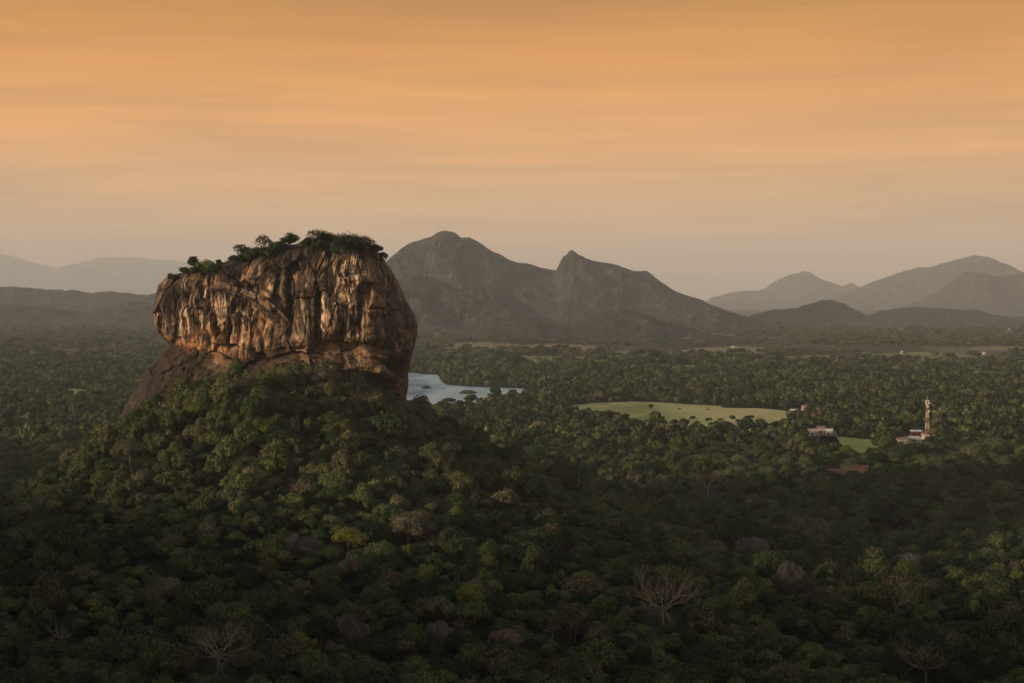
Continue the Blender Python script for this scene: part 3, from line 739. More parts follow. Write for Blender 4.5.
for P, base_s, lod, dens in ((P1, .76, 0, .96), (P2, 1.02, 1, .93), (P3, 1.9, 1, .85), (P4, 3.6, 1, .6)):
    k_ = rng.random(len(P)) < dens
    for n_p, poly in enumerate(CLEAR):
        ins = inside(P, poly)
        k_ &= ~ins | ((n_p >= 9) & (rng.random(len(P)) < .10))
    k_ &= rock_clear(P, -1.0 if lod == 0 else 0)
    P = P[k_]
    if P is not None and base_s > 1.1:      # scrubby openings on the plain
        o_ = fbm(P[:, 0]/430, P[:, 1]/800, octv=4, seed=77)
        far_ = sstep(2300, 4800, P[:, 1])
        k_ = rng.random(len(P)) > far_*sstep(0.0, 0.28, o_)*0.93
        # bright strips of farmland below the mountains
        pxx, pyy, _ = project(np.c_[P, np.zeros(len(P))])
        st_ = sstep(344, 347, pyy)*sstep(357, 351, pyy)*sstep(425, 445, pxx)+sstep(347, 350, pyy)*sstep(368, 362, pyy)*sstep(560, 700, pxx)*0.6
        k_ &= rng.random(len(P)) > st_*0.75
        P = P[k_]
    bands.append((P, base_s, lod))

pts_all = []; 
for P, bs, lod in bands:
    n = len(P); hz = height(P[:, 0], P[:, 1])
    s_ = bs*np.clip(rng.lognormal(0, .34, n), .5, 1.7)
    # low scrub close to the foot of the cliff
    if lod == 0:
        s_ *= np.where(rng.random(n) < .06, 1.35, 1)
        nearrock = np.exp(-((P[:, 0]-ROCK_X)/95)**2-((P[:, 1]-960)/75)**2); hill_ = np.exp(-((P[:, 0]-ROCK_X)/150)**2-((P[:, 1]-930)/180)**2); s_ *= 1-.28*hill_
    zs = s_*rng.uniform(.7, 1.35, n)*np.where(rng.random(n) < .06, 1.35, 1)*(1 if bs < 1.5 else .62 if bs < 3 else .35)
    idx = rng.integers(0, 10 if lod == 0 else 4, n)
    if lod == 0:
        zs = zs*(1+.3*hill_)
        sunlit = rng.random(n) < .75*hill_  # crowns towards the hilltop get the painted-in sunlit colour
        idx = np.where(sunlit, 20+rng.integers(0, 4, n), idx)
    hz = hz-np.where(lod == 0, 1.6*s_, 0)
    pts_all.append(dict(P=np.c_[P, hz], s=s_, zs=zs, lod=np.full(n, lod), idx=idx, rz=rng.uniform(0, 2*PI, n)))
A_ = {k: np.concatenate([d[k] for d in pts_all]) for k in pts_all[0]}

# ---- special places kept free for hand-placed trees and boulders: (px, py) of the visible foot/centre and clearing radius in px
def ground_hit(px_, py_, lift=0.0):
    """where the line of sight meets the terrain raised by lift"""
    d = ray(px_, py_); t_ = np.linspace(300, 6000, 5701)
    Q = CAM+d*t_[:, None]; hh = height(Q[:, 0], Q[:, 1])+lift
    k_ = np.argmax(Q[:, 2] < hh)
    q = Q[k_]; return np.array([q[0], q[1], float(height(q[0], q[1]))])

HAND = []      # (kind, px, py, crown radius px, label, category)
def at_forest(px_, py_, lift): return ground_hit(px_, py_, lift)
bare_specs = [  # centre of the crown in the picture, width in px, seed, brown twig haze
 (663, 600, 66, 1, 0), (218, 645, 66, 2, 0), (553, 622, 30, 3, 0), (523, 632, 26, 4, 0), (708, 482, 40, 5, 1), (495, 592, 22, 6, 0), (926, 658, 62, 7, 1), (896, 598, 44, 8, 1),
 (358, 398, 28, 9, 1), (388, 410, 24, 10, 0), (575, 628, 24, 11, 0), (113, 660, 26, 12, 0), (462, 618, 18, 13, 1), (820, 540, 20, 14, 0), (893, 528, 18, 15, 0),
 (773, 548, 20, 16, 0), (300, 486, 26, 17, 1), (548, 498, 22, 18, 1), (992, 506, 24, 19, 1), (60, 630, 30, 20, 0), (728, 512, 22, 21, 0), (948, 500, 18, 22, 0), (655, 500, 18, 23, 0), (440, 540, 22, 24, 1)]
bare_lab = {
 0: 'big bare tree with wide fan of pale branches in the lower forest right of centre', 1: 'big bare tree with pale spreading branches near the bottom left of the forest',
 2: 'bare forked tree left of the big bare tree at lower centre', 3: 'thin leafless tree, smallest of the bare pair at bottom centre', 4: 'leafless brownish tree in the mid forest, above the grey boulder pile',
 5: 'small pale leafless tree on the lower hillside below the rock', 6: 'wide brown twiggy tree at the bottom right edge of the forest', 7: 'low brown leafless tree just below the right-hand boulder',
 8: 'rounded brown twiggy tree beside the dark recess at the cliff foot', 9: 'bare grey tree at the right foot of the cliff', 10: 'slim leafless tree just right of the forked bare tree',
 11: 'short leafless tree at the bottom left corner of the forest', 12: 'small brown twiggy tree above the dome-shaped boulder', 13: 'small pale leafless tree above the jagged brown boulders', 14: 'thin leafless tree above the rounded boulder on the right',
 15: 'small bare tree just right of the grey boulder pile', 16: 'brown twiggy tree on the upper slope left of the yellow-green tree', 17: 'brown twiggy tree on the right shoulder of the hill', 18: 'brown twiggy tree near the right edge of the mid forest',
 19: 'spindly leafless tree at the far lower left of the forest', 20: 'thin leafless tree right of the brownish leafless tree in mid forest', 21: 'pale thin leafless tree in the forest below the mast', 22: 'thin leafless tree left of the brownish leafless tree in mid forest', 23: 'brown twiggy tree right of the pale grey-green tree on the hillside'}
leafy_specs = [  # px, py of crown centre, crown width px, material, crown shape, label
 (222, 368, 30, mat_leaf_dark, 0, 'very dark green tree pressed against the cliff foot on the left'),
 (205, 380, 24, mat_leaf, 1, 'green tree at the left cliff foot, just left of the darkest tree'),
 (268, 382, 36, mat_leaf_bright, 4, 'broad light olive tree below the middle of the cliff'),
 (242, 390, 26, mat_leaf_grey, 2, 'grey-olive rounded tree left of the broad light olive tree'),
 (322, 380, 34, mat_leaf_grey, 1, 'wide dull olive tree behind the brick terrace at the cliff foot'),
 (310, 412, 34, mat_leaf_dark, 1, 'dark rounded tree just below the brick terrace'),
 (348, 540, 34, mat_leaf_yellow, 3, 'yellow-green tree standing out on the dark hillside under the rock'),
 (408, 530, 52, mat_leaf_grey, 4, 'large pale grey-green tree right of the yellow-green tree'),
 (888, 522, 46, mat_leaf_dark, 1, 'large very dark tree above the rounded boulder on the right'),
 (262, 430, 30, mat_leaf_bright, 3, 'light green tree halfway down the slope below the cliff'),
 (200, 410, 30, mat_leaf_bright, 1, 'light green tree on the left shoulder under the cliff'),
 (160, 425, 28, mat_leaf, 3, 'olive tree beside the foot of the left buttress'),
 (345, 432, 24, mat_leaf_bright, 5, 'small fresh green tree below the brown twiggy tree at the cliff foot'),
 (470, 600, 30, mat_leaf_yellow, 5, 'olive yellow tree just above the dome-shaped boulder'),
 (95, 605, 20, mat_leaf_yellow, 5, 'small yellow-green tree low on the left of the forest'),
 (300, 640, 34, mat_leaf_bright, 1, 'mid green rounded tree at the bottom of the forest, right of the big bare tree'),
 (905, 575, 26, mat_leaf_bright, 5, 'olive tree at the right foot of the rounded boulder'),
 (745, 575, 30, mat_leaf_bright, 3, 'green tree just below the grey boulder pile'),
 (130, 450, 34, mat_leaf_grey, 4, 'brown-olive tree low on the left shoulder of the hill'),
 (700, 655, 40, mat_leaf_dark, 4, 'dark tree at the bottom edge below the big bare tree on the right'),
]
boulder_specs = [ # px, py, width px, height px, seed, colour, label
 (752, 545, 34, 17, 1, 0, 'grey brown boulder pile showing through the forest right of centre'),
 (790, 577, 38, 26, 2, 1, 'jagged brown boulders in the forest below the grey boulder pile'),
 (910, 563, 40, 18, 3, 0, 'rounded grey boulder among the trees on the right'),
 (302, 546, 44, 15, 4, 1, 'low dark boulder on the slope beside the yellow-green tree'),
 (440, 632, 27, 21, 5, 0, 'dome-shaped grey boulder near the bottom centre of the forest'),
 (350, 626, 38, 26, 6, 1, 'brown craggy boulder left of the dome-shaped boulder'),
 (1018, 569, 20, 12, 7, 1, 'small brown boulder at the right edge of the forest'),
 (505, 637, 34, 8, 8, 2, 'flat reddish rock slab right of the dome-shaped boulder'),
]
keep = np.ones(len(A_['s']), bool)
PXa, PYa, DPa = project(A_['P']+np.c_[np.zeros((len(A_['s']), 2)), 6*A_['zs']])
def clear_for(px_, py_, wpx, front_px):
    """remove scattered trees on the spot and just in front of it"""
    global keep
    near = (np.abs(PXa-px_) < wpx*.5) & (PYa > py_-front_px*.45) & (PYa < py_+front_px) & (A_['lod'] == 0)
    keep &= ~near
def spot(px_, py_, lift):
    q = ground_hit(px_, py_, lift); return q
# boulders
mbl = []
for nm, ca_, cb_ in (('grey_boulder', (.050, .047, .040), (.115, .105, .09)), ('brown_boulder', (.036, .032, .025), (.078, .068, .052)), ('red_slab', (.07, .042, .032), (.14, .09, .068))):
    m, nb, p = new_mat(nm, .9, .2); tcn = nb.n('ShaderNodeTexCoord')
    f_ = nb.noise(nb.vmul(tcn.outputs['Object'], (1, 1, .3)), .35, 6, .7)
    nb.l(nb.ramp(f_, [(.3, (.03, .024, .02)), (.48, ca_), (.7, cb_)]), p.inputs['Base Color']); mbl.append(m)
    bp = nb.n('ShaderNodeBump'); bp.inputs['Distance'].default_value = .5; nb.l(nb.noise(tcn.outputs['Object'], .6, 6, .7), bp.inputs['Height']); nb.l(bp.outputs[0], p.inputs['Normal'])
def boulder(px_, py_, w_, h_, seed, mi, label):
    q = spot(px_, py_+h_*.5, 4.0); dist = q[1]
    W = w_*dist/F; H = h_*dist/F
    nu_, nv_ = 72, 36; a_ = np.linspace(0, 2*PI, nu_, endpoint=False); e_ = np.linspace(-PI/2*.98, PI/2*.98, nv_)
    A, E = np.meshgrid(a_, e_); d = np.stack([np.cos(A)*np.cos(E), np.sin(A)*np.cos(E), np.sin(E)], -1).reshape(-1, 3)
    k1, k2, k3 = d.T
    rr = 1+.34*fbm(k1*1.6+seed*9, k2*1.6, k3*1.6, octv=5, gain=.55, seed=seed)+.16*fbm(k1*3+seed, k2*4, k3*1.2, octv=3, seed=seed+7, ridged=True)
    V = d*rr[:, None]
    if mi == 1: V[:, 2] *= 1+.35*vnoise(V[:, 0]*2.4+seed, V[:, 1]*2.4, seed=seed)
    V = V*np.array([W/2, W/2.6, H*.5+3.0]); V[:, 2] += 1.0
    o = link('boulder', mesh_np('boulder', V, grid_faces(nu_, nv_, True), [mbl[mi]]), loc=(q[0], q[1]+W*.2, q[2]+H*.2+1.5))
    tag(o, label, 'boulder', 'boulders showing through the forest')
    clear_for(px_, py_, w_*.9, h_*.55+5)
for s_ in boulder_specs: boulder(*s_)
# bare trees
bare_meshes = {}
for i, (px_, py_, w_, seed, tw) in enumerate(bare_specs):
    hpx = w_*.62
    q = spot(px_, py_+hpx*.45, 3.0); dist = q[1]; W = w_*dist/F
    clear_for(px_, py_+hpx*.2, w_*.9, hpx*.5+2)
    o = empty('bare_tree', q, random.Random(seed).uniform(0, 6))
    W0 = 20.0; sc_ = W/W0; o.scale = (sc_*1.08, sc_*1.08, sc_)
    big = w_ > 50
    tr = link('trunk', bare_mesh('trunk', 300+seed, h=13, spread=13, r=.27 if big else .38, depth=4 if big else 3, nl=14 if big else 7, flat=.5, up=.05), o)
    if tw:
        link('twigs', crown_mesh('twigs', 500+seed, rad=8.5, hgt=6, lobes=14, leaves=3200, leaf=.24, mat=mat_leaf_brown, core=False, z0=7.0), o)
    tag(o, bare_lab[i], 'bare tree', 'leafless trees in the forest')
# distinct leafy trees
def leafy_tree(q, scale, crown_me, trunk_me, rz, label, group, zscale=1.0, name='broadleaf_tree', cat='tree'):
    o = empty(name, q, rz); o.scale = (scale, scale, scale*zscale)
    link('trunk', trunk_me, o); link('crown', crown_me, o)
    return tag(o, label, cat, group)
RADS = [5.6, 6.4, 4.8, 5.8, 7.2, 4.2]
for i, (px_, py_, w_, mt, ci, lb_) in enumerate(leafy_specs):
    q = spot(px_, py_+w_*.12, 5.0); dist = q[1]; sc_ = w_*dist/F/(2*RADS[ci]*.92)
    clear_for(px_, py_+w_*.1, w_*.75, w_*.22)
    RD = RADS[ci]*sc_; k2 = max(1.0, sc_)
    cm = crown_mesh('crown', 700+i, rad=RADS[ci], hgt=4.6, lobes=int(14*k2), leaves=int(min(9000, 3600*k2**1.7)), leaf=.48/k2, mat=mt)
    leafy_tree(q, sc_, cm, TRUNKS[i % 3], i*1.7, lb_, 'trees of the hillside forest told apart by colour', 1.0)

# ------------------------------------------------------------------ terrace and shelter at the cliff foot
TER = ground_hit(318, 401, 6.0)
mat_brick = plain_mat('old_brick', (.13, .07, .05), var=.35, scale=.6)
mat_tarp = plain_mat('blue_sheet', (.035, .055, .07), var=.2, scale=.5)
tz = TER[2]+4.0
te = empty('brick_terrace', (TER[0]+4, TER[1]+2, tz))
MB().box((0, 0, -4), (9, 8, 8)).build('platform', mat_brick, te)
w1 = MB(); w1.box((0, -4.2, .45), (9.4, .4, 1.0)); w1.box((-4.7, .2, .45), (.4, 8.4, 1.0)); w1.build('parapet', mat_brick, te)
s3 = MB()
for k in range(12): s3.box((-5.5-k*1.1, -1.5-.2*k, -4-.32*k), (1.1, 2.4, 8-.3*k))
s3.build('steps', mat_brick, te)
tag(te, 'red brick terrace with low wall and steps at the foot of the cliff', 'terrace')
sh = empty('shelter', (TER[0]+5, TER[1]+2.5, tz)); sh.scale = (.85, .85, .85)
for dx in (-2.6, 2.6):
    for dy in (-1.8, 1.8): MB().tube([(dx, dy, 0), (dx, dy, 3.0)], .14, 5).build('post', mat_iron, sh)
MB().poly([(-3.2, -2.4, 2.9), (3.2, -2.4, 2.9), (3.2, 2.4, 2.9), (-3.2, 2.4, 2.9), (-3.2, 0, 4.1), (3.2, 0, 4.1)], [(0, 1, 5, 4), (2, 3, 4, 5), (0, 4, 3), (1, 2, 5), (3, 2, 1, 0)]).build('canopy', mat_tarp, sh)
MB().box((0, 1.9, 1.4), (5.2, .12, 2.6)).build('back_wall', mat_tarp, sh)
tag(sh, 'small blue-grey shelter standing on the brick terrace', 'shelter')
clear_for(322, 396, 20, 5)

# ------------------------------------------------------------------ the forest: 300 nearest trees one by one, the rest as one mass
A_ = {k: v[keep] for k, v in A_.items()}
PXa, PYa, DPa = project(A_['P']+np.c_[np.zeros((len(A_['s']), 2)), 6*A_['zs']])
size_px = A_['s']*11*F/DPa
vis = (PXa > 4) & (PXa < 1020) & (PYa < 676) & (PYa > 430) & (A_['lod'] == 0)
order = np.argsort(-(size_px*vis)); ind = order[:278]
is_ind = np.zeros(len(A_['s']), bool); is_ind[ind] = True
TONES = [('dark green', mat_leaf_dark), ('olive green', mat_leaf_bright), ('dull green', None), ('brownish', mat_leaf_grey)]
mat_dull = foliage_mat('dull_leaves', [(0, (.030, .042, .014)), (.5, (.046, .058, .018)), (1, (.036, .046, .018))])
mat_olive = foliage_mat('olive_leaves', [(0, (.054, .066, .018)), (1, (.070, .078, .022))])
mat_brownish = foliage_mat('brownish_leaves', [(0, (.055, .048, .024)), (1, (.070, .054, .030))])
TM = [mat_leaf_dark, mat_olive, mat_dull, mat_brownish]
CR_T = [[recolour(c, t) for c in CROWNS] for t in TM]
LAND = [((218, 645), 'big bare tree at the bottom left'), ((663, 600), 'big bare tree right of centre'), ((926, 658), 'wide brown twiggy tree at the bottom right'), ((440, 632), 'dome-shaped boulder'), ((553, 622), 'bare forked tree at lower centre'),
        ((790, 577), 'jagged brown boulders'), ((350, 626), 'brown craggy boulder'), ((896, 590), 'low brown leafless tree on the right'), ((40, 650), 'bottom left corner of the forest'), ((302, 546), 'low dark boulder on the slope'),
        ((95, 605), 'small yellow-green tree low on the left'), ((1000, 620), 'bottom right corner of the forest'), ((752, 545), 'grey boulder pile')]
names_t = ['dark green', 'olive green', 'dull green', 'brownish']
for k_ in ind:
    a_, c_ = PXa[k_], PYa[k_]
    ti = int(rng.choice(4, p=[.30, .26, .32, .12])); s_ = A_['s'][k_]
    j = min(range(len(LAND)), key=lambda n: (LAND[n][0][0]-a_)**2+(LAND[n][0][1]-c_)**2*1.6)
    (lx, ly), ln = LAND[j]
    dx, dy = a_-lx, c_-ly
    side = 'around' if 'corner' in ln else ('right of' if dx > abs(dy)*.8 else 'left of' if -dx > abs(dy)*.8 else 'above' if dy < 0 else 'below')
    sz = 'large' if s_ > 1.25 else 'small' if s_ < .85 else 'medium'
    wording = f'{sz} {names_t[ti]} tree {"near the" if side == "around" else side+" the"} {ln}'
    q = A_['P'][k_]
    leafy_tree(q, s_, CR_T[ti][A_['idx'][k_] % 10], TRUNKS[k_ % 3], A_['rz'][k_], wording, f'{sz} {names_t[ti]} trees {side} the {ln}', A_['zs'][k_]/s_)
for k in A_: A_[k] = A_[k][~is_ind]

# instancer for the remaining forest
lib = bpy.data.collections.new('forest_kinds')
mat_sunlit = foliage_mat('sunlit_hill_leaves', [(0, (.040, .052, .018)), (.3, (.070, .078, .028)), (.55, (.090, .090, .036)), (.75, (.050, .060, .022)), (.9, (.095, .082, .046)), (1, (.11, .12, .035))])  # lighter olive leaves, sunlight on the upper hill put into the colour
SUNLIT_CROWNS = [recolour(CROWNS[i_], mat_sunlit) for i_ in (0, 2, 6, 9)]
for i, me_ in enumerate(CROWNS+FAR+SUNLIT_CROWNS):
    o = bpy.data.objects.new('kind_%02d' % i, me_); lib.objects.link(o)
pm = bpy.data.meshes.new('forest'); n = len(A_['s']); pm.vertices.add(n); pm.vertices.foreach_set('co', A_['P'].astype(np.float32).ravel())
def attr(nm, typ, arr, key='value'):
    a_ = pm.attributes.new(nm, typ, 'POINT'); a_.data.foreach_set(key, np.ascontiguousarray(arr).ravel())
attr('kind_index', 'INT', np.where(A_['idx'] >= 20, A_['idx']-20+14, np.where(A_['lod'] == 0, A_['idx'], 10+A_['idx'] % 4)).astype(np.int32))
attr('size', 'FLOAT_VECTOR', np.stack([A_['s'], A_['s'], A_['zs']], 1).astype(np.float32), 'vector')
attr('turn', 'FLOAT_VECTOR', np.stack([A_['s']*0, A_['s']*0, A_['rz']], 1).astype(np.float32), 'vector')
forest = link('forest', pm)
tag(forest, 'dense green forest covering the hill and the plain to the mountains', 'forest', kind='stuff')
ng = bpy.data.node_groups.new('forest_scatter', 'GeometryNodeTree')
ng.interface.new_socket('Geometry', in_out='INPUT', socket_type='NodeSocketGeometry'); ng.interface.new_socket('Geometry', in_out='OUTPUT', socket_type='NodeSocketGeometry')
G = NB(ng); gi = G.n('NodeGroupInput'); go = G.n('NodeGroupOutput')
ci = G.n('GeometryNodeCollectionInfo'); ci.inputs['Collection'].default_value = lib; ci.inputs['Separate Children'].default_value = True; ci.inputs['Reset Children'].default_value = True
iop = G.n('GeometryNodeInstanceOnPoints'); iop.inputs['Pick Instance'].default_value = True
mtp = G.n('GeometryNodeMeshToPoints'); G.l(gi.outputs[0], mtp.inputs[0])
def named(nm, typ):
    nd = G.n('GeometryNodeInputNamedAttribute', data_type=typ); nd.inputs['Name'].default_value = nm
    return nd.outputs[0]
G.l(mtp.outputs[0], iop.inputs['Points']); G.l(ci.outputs[0], iop.inputs['Instance'])
G.l(named('kind_index', 'INT'), iop.inputs['Instance Index']); G.l(named('size', 'FLOAT_VECTOR'), iop.inputs['Scale']); G.l(named('turn', 'FLOAT_VECTOR'), iop.inputs['Rotation'])
G.l(iop.outputs[0], go.inputs[0])
md = forest.modifiers.new('scatter', 'NODES'); md.node_group = ng

mat_summit = foliage_mat('summit_leaves', [(0, (.020, .024, .010)), (.5, (.036, .038, .015)), (1, (.028, .030, .014))])
# ------------------------------------------------------------------ trees on the summit
summit = [ # px of foot, foot py, width px, height px, shape, material, label
 (172, 281, 12, 6, 5, mat_leaf, 'low flat tree, lowest and leftmost on the rock top'),
 (184, 276, 12, 8, 5, mat_leaf, 'small ragged tree second from the left end of the rock top'),
 (193, 272, 15, 14, 2, mat_leaf, 'upright tree rising left of the round green bush on the rock top'),
 (206, 276, 24, 14, 1, mat_leaf_bright, 'rounded bright green bush on the left shoulder of the rock top'),
 (218, 274, 16, 9, 5, mat_leaf_dark, 'low dark bush right of the round green bush on the rock top'),
 (219, 268, 7, 9, 2, mat_leaf_dark, 'thin upright sapling above the iron stair on the rock'),
 (233, 264, 12, 8, 5, mat_leaf_dark, 'low dark bush below the pair of umbrella-shaped trees'),
 (243, 259, 17, 15, 3, mat_leaf, 'left one of the two umbrella-shaped trees on the rock top'),
 (263, 253, 19, 16, 4, mat_leaf, 'right one of the two umbrella-shaped trees on the rock top'),
 (252, 260, 18, 8, 1, mat_leaf_dark, 'dark bush under the right umbrella-shaped tree'),
 (270, 256, 14, 9, 5, mat_leaf_dark, 'dark bush on the step below the round dense tree'),
 (290, 248.5, 20, 14, 2, mat_leaf_dark, 'round dense dark tree standing alone on the skyline of the rock'),
 (303, 247.5, 9, 5, 5, mat_leaf_brown, 'small brown bush right of the round dense tree on the rock'),
 (317, 249, 25, 18, 3, mat_leaf, 'tallest tree of the summit clump, right of the small brown bush'),
 (320, 255, 18, 14, 0, mat_leaf_dark, 'dark tree at the front of the summit clump under the tallest one'),
 (332, 250, 20, 13, 1, mat_leaf, 'green tree in the middle of the summit clump'),
 (344, 250, 24, 14, 4, mat_leaf, 'broad green tree right of the middle of the summit clump'),
 (341, 258, 20, 12, 1, mat_leaf_dark, 'dark bush hanging over the cliff edge under the broad summit tree'),
 (356, 250, 16, 12, 2, mat_leaf_dark, 'dark narrow tree near the right end of the summit clump'),
 (366, 251, 18, 13, 3, mat_leaf, 'loose green tree next to last at the right end of the summit'),
 (376, 256, 14, 12, 5, mat_leaf, 'small leaning tree at the far right end of the summit'),
 (155+24, 300, 8, 5, 5, mat_leaf, 'small green bush clinging to the left face of the rock'),
 (325, 250, 26, 17, 0, mat_leaf_dark, 'dark leafy tree behind the tallest tree of the summit clump'),
 (351, 252, 28, 15, 1, mat_leaf_dark, 'wide dark tree filling the summit clump under the broad green one'),
 (363, 255, 20, 12, 0, mat_leaf_dark, 'dark bush at the cliff edge below the loose green tree'),
 (334, 256, 18, 12, 1, mat_leaf, 'olive bush at the cliff edge, left of the overhanging one'),
 (308, 249, 16, 10, 1, mat_leaf_dark, 'low dark bush left of the tallest summit tree'),
 (245, 262, 22, 9, 1, mat_leaf_dark, 'wide low dark bush below the left umbrella-shaped tree'),
 (262, 258, 24, 9, 1, mat_leaf_dark, 'wide dark bush on the step under the right umbrella-shaped tree'),
 (280, 252, 20, 8, 0, mat_leaf_dark, 'low bush at the left foot of the round dense tree'),
 (198, 276, 18, 10, 0, mat_leaf, 'small bush at the left edge of the round bright green one'),
 (213, 276, 18, 9, 1, mat_leaf_dark, 'dark bush at the right edge of the round bright green one'),
 (383, 262, 10, 10, 5, mat_leaf_dark, 'last small bush where the rock top drops off on the right'),
]
for i, (a_, c_, w_, h_, ci_, mt, lb_) in enumerate(summit):
    tpz = rock_top(a_); tx, ty, _ = project(np.array(tpz))
    if c_ > ty[0]+2.5: q = on_rock(a_, c_)+Vector((0, .8, 0))
    else: q = Vector(at_y(a_, min(c_, ty[0]+2), tpz.y)); q.y = tpz.y
    k = q.y/F; W, H = w_*k, h_*k
    cm = crown_mesh('crown', 900+i, rad=W*.60, hgt=H*.62, lobes=11+ci_, leaves=1500 if w_ > 14 else 700, leaf=.60, mat=mat_summit if mt is mat_leaf else mt, core=(ci_ in (0, 1, 2, 5)), z0=H*.55, flat=.78)
    bush = ('bush' in lb_)
    o = empty('bush' if bush else 'summit_tree', q, 0)
    if bush:
        tm = MB()
        rg = np.random.default_rng(i)
        for z_ in range(4): limb(tm, rg, (0, 0, -.6), (rg.normal()*.6, rg.normal()*.6, 1), H*.45, .16, 1)
        link('stem', tm.mesh('stem', mat_bark), o)
    else:
        tm = MB(); rg = np.random.default_rng(i)
        tm.tube([(0, 0, -1), (.1, 0, H*.25), (.2, .1, H*.5)], [.35, .28, .2], 6)
        for z_ in range(6):
            an = z_*1.05; limb(tm, rg, (.1, 0, H*.3), (math.cos(an), math.sin(an), .75), W*.28, .17, 2, .45, .1, 2)
        link('trunk', tm.mesh('trunk', mat_bark), o)
    link('crown', cm, o)
    tag(o, lb_, 'bush' if bush else 'tree', 'plants growing on the great rock')

# ------------------------------------------------------------------ lake, meadows
def sheet(name, poly, z, mat, jag=0.0, kind='structure', seed=0, sub=14):
    P = []
    n = len(poly)
    for i in range(n):
        a_, c_ = poly[i], poly[(i+1) % n]; L_ = np.linalg.norm(c_-a_)
        for k in range(sub):
            q = a_+(c_-a_)*k/sub; P.append(q)
    P = np.array(P)
    if jag: P = P+jag*np.stack([fbm(P[:, 0]/40, P[:, 1]/40, octv=3, seed=seed), fbm(P[:, 0]/40+9, P[:, 1]/40, octv=3, seed=seed+1)], 1)
    m_ = bpy.data.meshes.new(name); m_.from_pydata([(x, y, z) for x, y in P], [], [tuple(range(len(P)))]); m_.materials.append(mat); m_.update()
    if m_.polygons[0].normal.z < 0: m_.flip_normals()
    o = link(name, m_)
    return tag(o, kind=kind)
m, nb, p = new_mat('lake_water', 0.6, 0.03)
geo = nb.n('ShaderNodeNewGeometry')
f_ = nb.noise(nb.vmul(geo.outputs['Position'], (.012, .004, 1)), 1.0, 4, .6)
nb.l(nb.ramp(f_, [(.35, (.12, .20, .23)), (.5, (.32, .40, .44)), (.65, (.48, .55, .58))]), p.inputs['Base Color'])
bp = nb.n('ShaderNodeBump'); bp.inputs['Distance'].default_value = .15; nb.l(nb.noise(geo.outputs['Position'], .6, 3, .6), bp.inputs['Height']); nb.l(bp.outputs[0], p.inputs['Normal'])
sheet('lake', LAKE, 0.30, m, jag=10, seed=5)
def grass_mat(name, ca_, cb_, cc_):
    m, nb, p = new_mat(name, .95, .1); geo = nb.n('ShaderNodeNewGeometry')
    f_ = nb.noise(nb.vmul(geo.outputs['Position'], (.010, .0035, 1)), 1.0, 7, .7)
    nb.l(nb.ramp(f_, [(.32, ca_), (.5, cb_), (.68, cc_)]), p.inputs['Base Color']); return m
mat_meadow = grass_mat('dry_grass', (.17, .18, .062), (.35, .33, .135), (.50, .42, .20))
sheet('meadow', MEADOW, 0.25, mat_meadow, jag=26, seed=9)
sheet('meadow', LAWN, 0.25, grass_mat('fresh_grass', (.15, .19, .06), (.24, .27, .08), (.32, .32, .12)), jag=8, seed=12)
sheet('meadow', GLADE, 0.25, grass_mat('bright_grass', (.26, .29, .09), (.34, .36, .12), (.40, .40, .16)), jag=8, seed=15)
mat_soil = grass_mat('bare_soil', (.13, .11, .055), (.21, .16, .085), (.30, .22, .13))
sheet('yard', YARD, 0.25, mat_soil, jag=4, seed=17)
sheet('yard', HAMLET, 0.25, mat_soil, jag=4, seed=19)
sheet('yard', BARN, 0.29, mat_soil, jag=4, seed=21)
# farmland strips under the mountains
mat_farsoil = grass_mat('dry_farmland', (.12, .105, .050), (.20, .155, .075), (.28, .21, .11)); mat_fargrass = grass_mat('green_farmland', (.10, .115, .045), (.17, .175, .070), (.25, .23, .10))
for i, (pp, ci_) in enumerate(FIELDS):
    sheet('field', pp, 0.35+.01*i, mat_farsoil if ci_ else mat_fargrass, jag=35, seed=30+i)

# islets and lone trees
def plain_tree(px_, py_, w_px, h_px, ci_, mt, label, group=None, name='broadleaf_tree'):
    q = on_plain(px_, py_); k = q[1]/F; s_ = w_px*k/(2*RADS[ci_]*.92); 
    return leafy_tree(q, s_, recolour(CROWNS[ci_], mt), TRUNKS[0], px_, label, group, h_px*k/(10.5*s_), name=name)
plain_tree(651, 410, 6, 7, 2, mat_leaf_dark, 'small dark tree standing alone in the pale meadow')
plain_tree(450, 405, 13, 9, 0, mat_leaf_dark, 'dark round tree standing at the near shore of the lake')
plain_tree(679, 410.5, 4, 3, 5, mat_leaf_dark, 'tiny bush in the pale meadow right of the lone tree')
plain_tree(708, 411, 3.5, 3, 5, mat_leaf_dark, 'tiny bush in the pale meadow, farther right than the other bush')
mat_islet = plain_mat('islet_scrub', (.030, .034, .020), var=.5, scale=.05)
for (px_, py_, w_, lab) in ((426, 388.5, 9, 'small dark islet in the lake close to the cliff edge'), (468, 393.5, 17, 'long low dark islet across the middle of the lake')):
    q = on_plain(px_, py_); k = q[1]/F; a_ = np.linspace(0, 2*PI, 40, endpoint=False); e_ = np.linspace(0, PI/2*.97, 9)
    A, E = np.meshgrid(a_, e_); d = np.stack([np.cos(A)*np.cos(E), np.sin(A)*np.cos(E), np.sin(E)], -1).reshape(-1, 3)
    d = d*(1+.3*fbm(d[:, 0]*2+w_, d[:, 1]*2, d[:, 2]*2, octv=4, seed=w_))[:, None]*np.array([w_*k/2, w_*k*.8, 5.0])
    o = link('islet', mesh_np('islet', d, grid_faces(40, 9, True), [mat_islet]), loc=(q[0], q[1], 0.2)); tag(o, lab, 'islet')
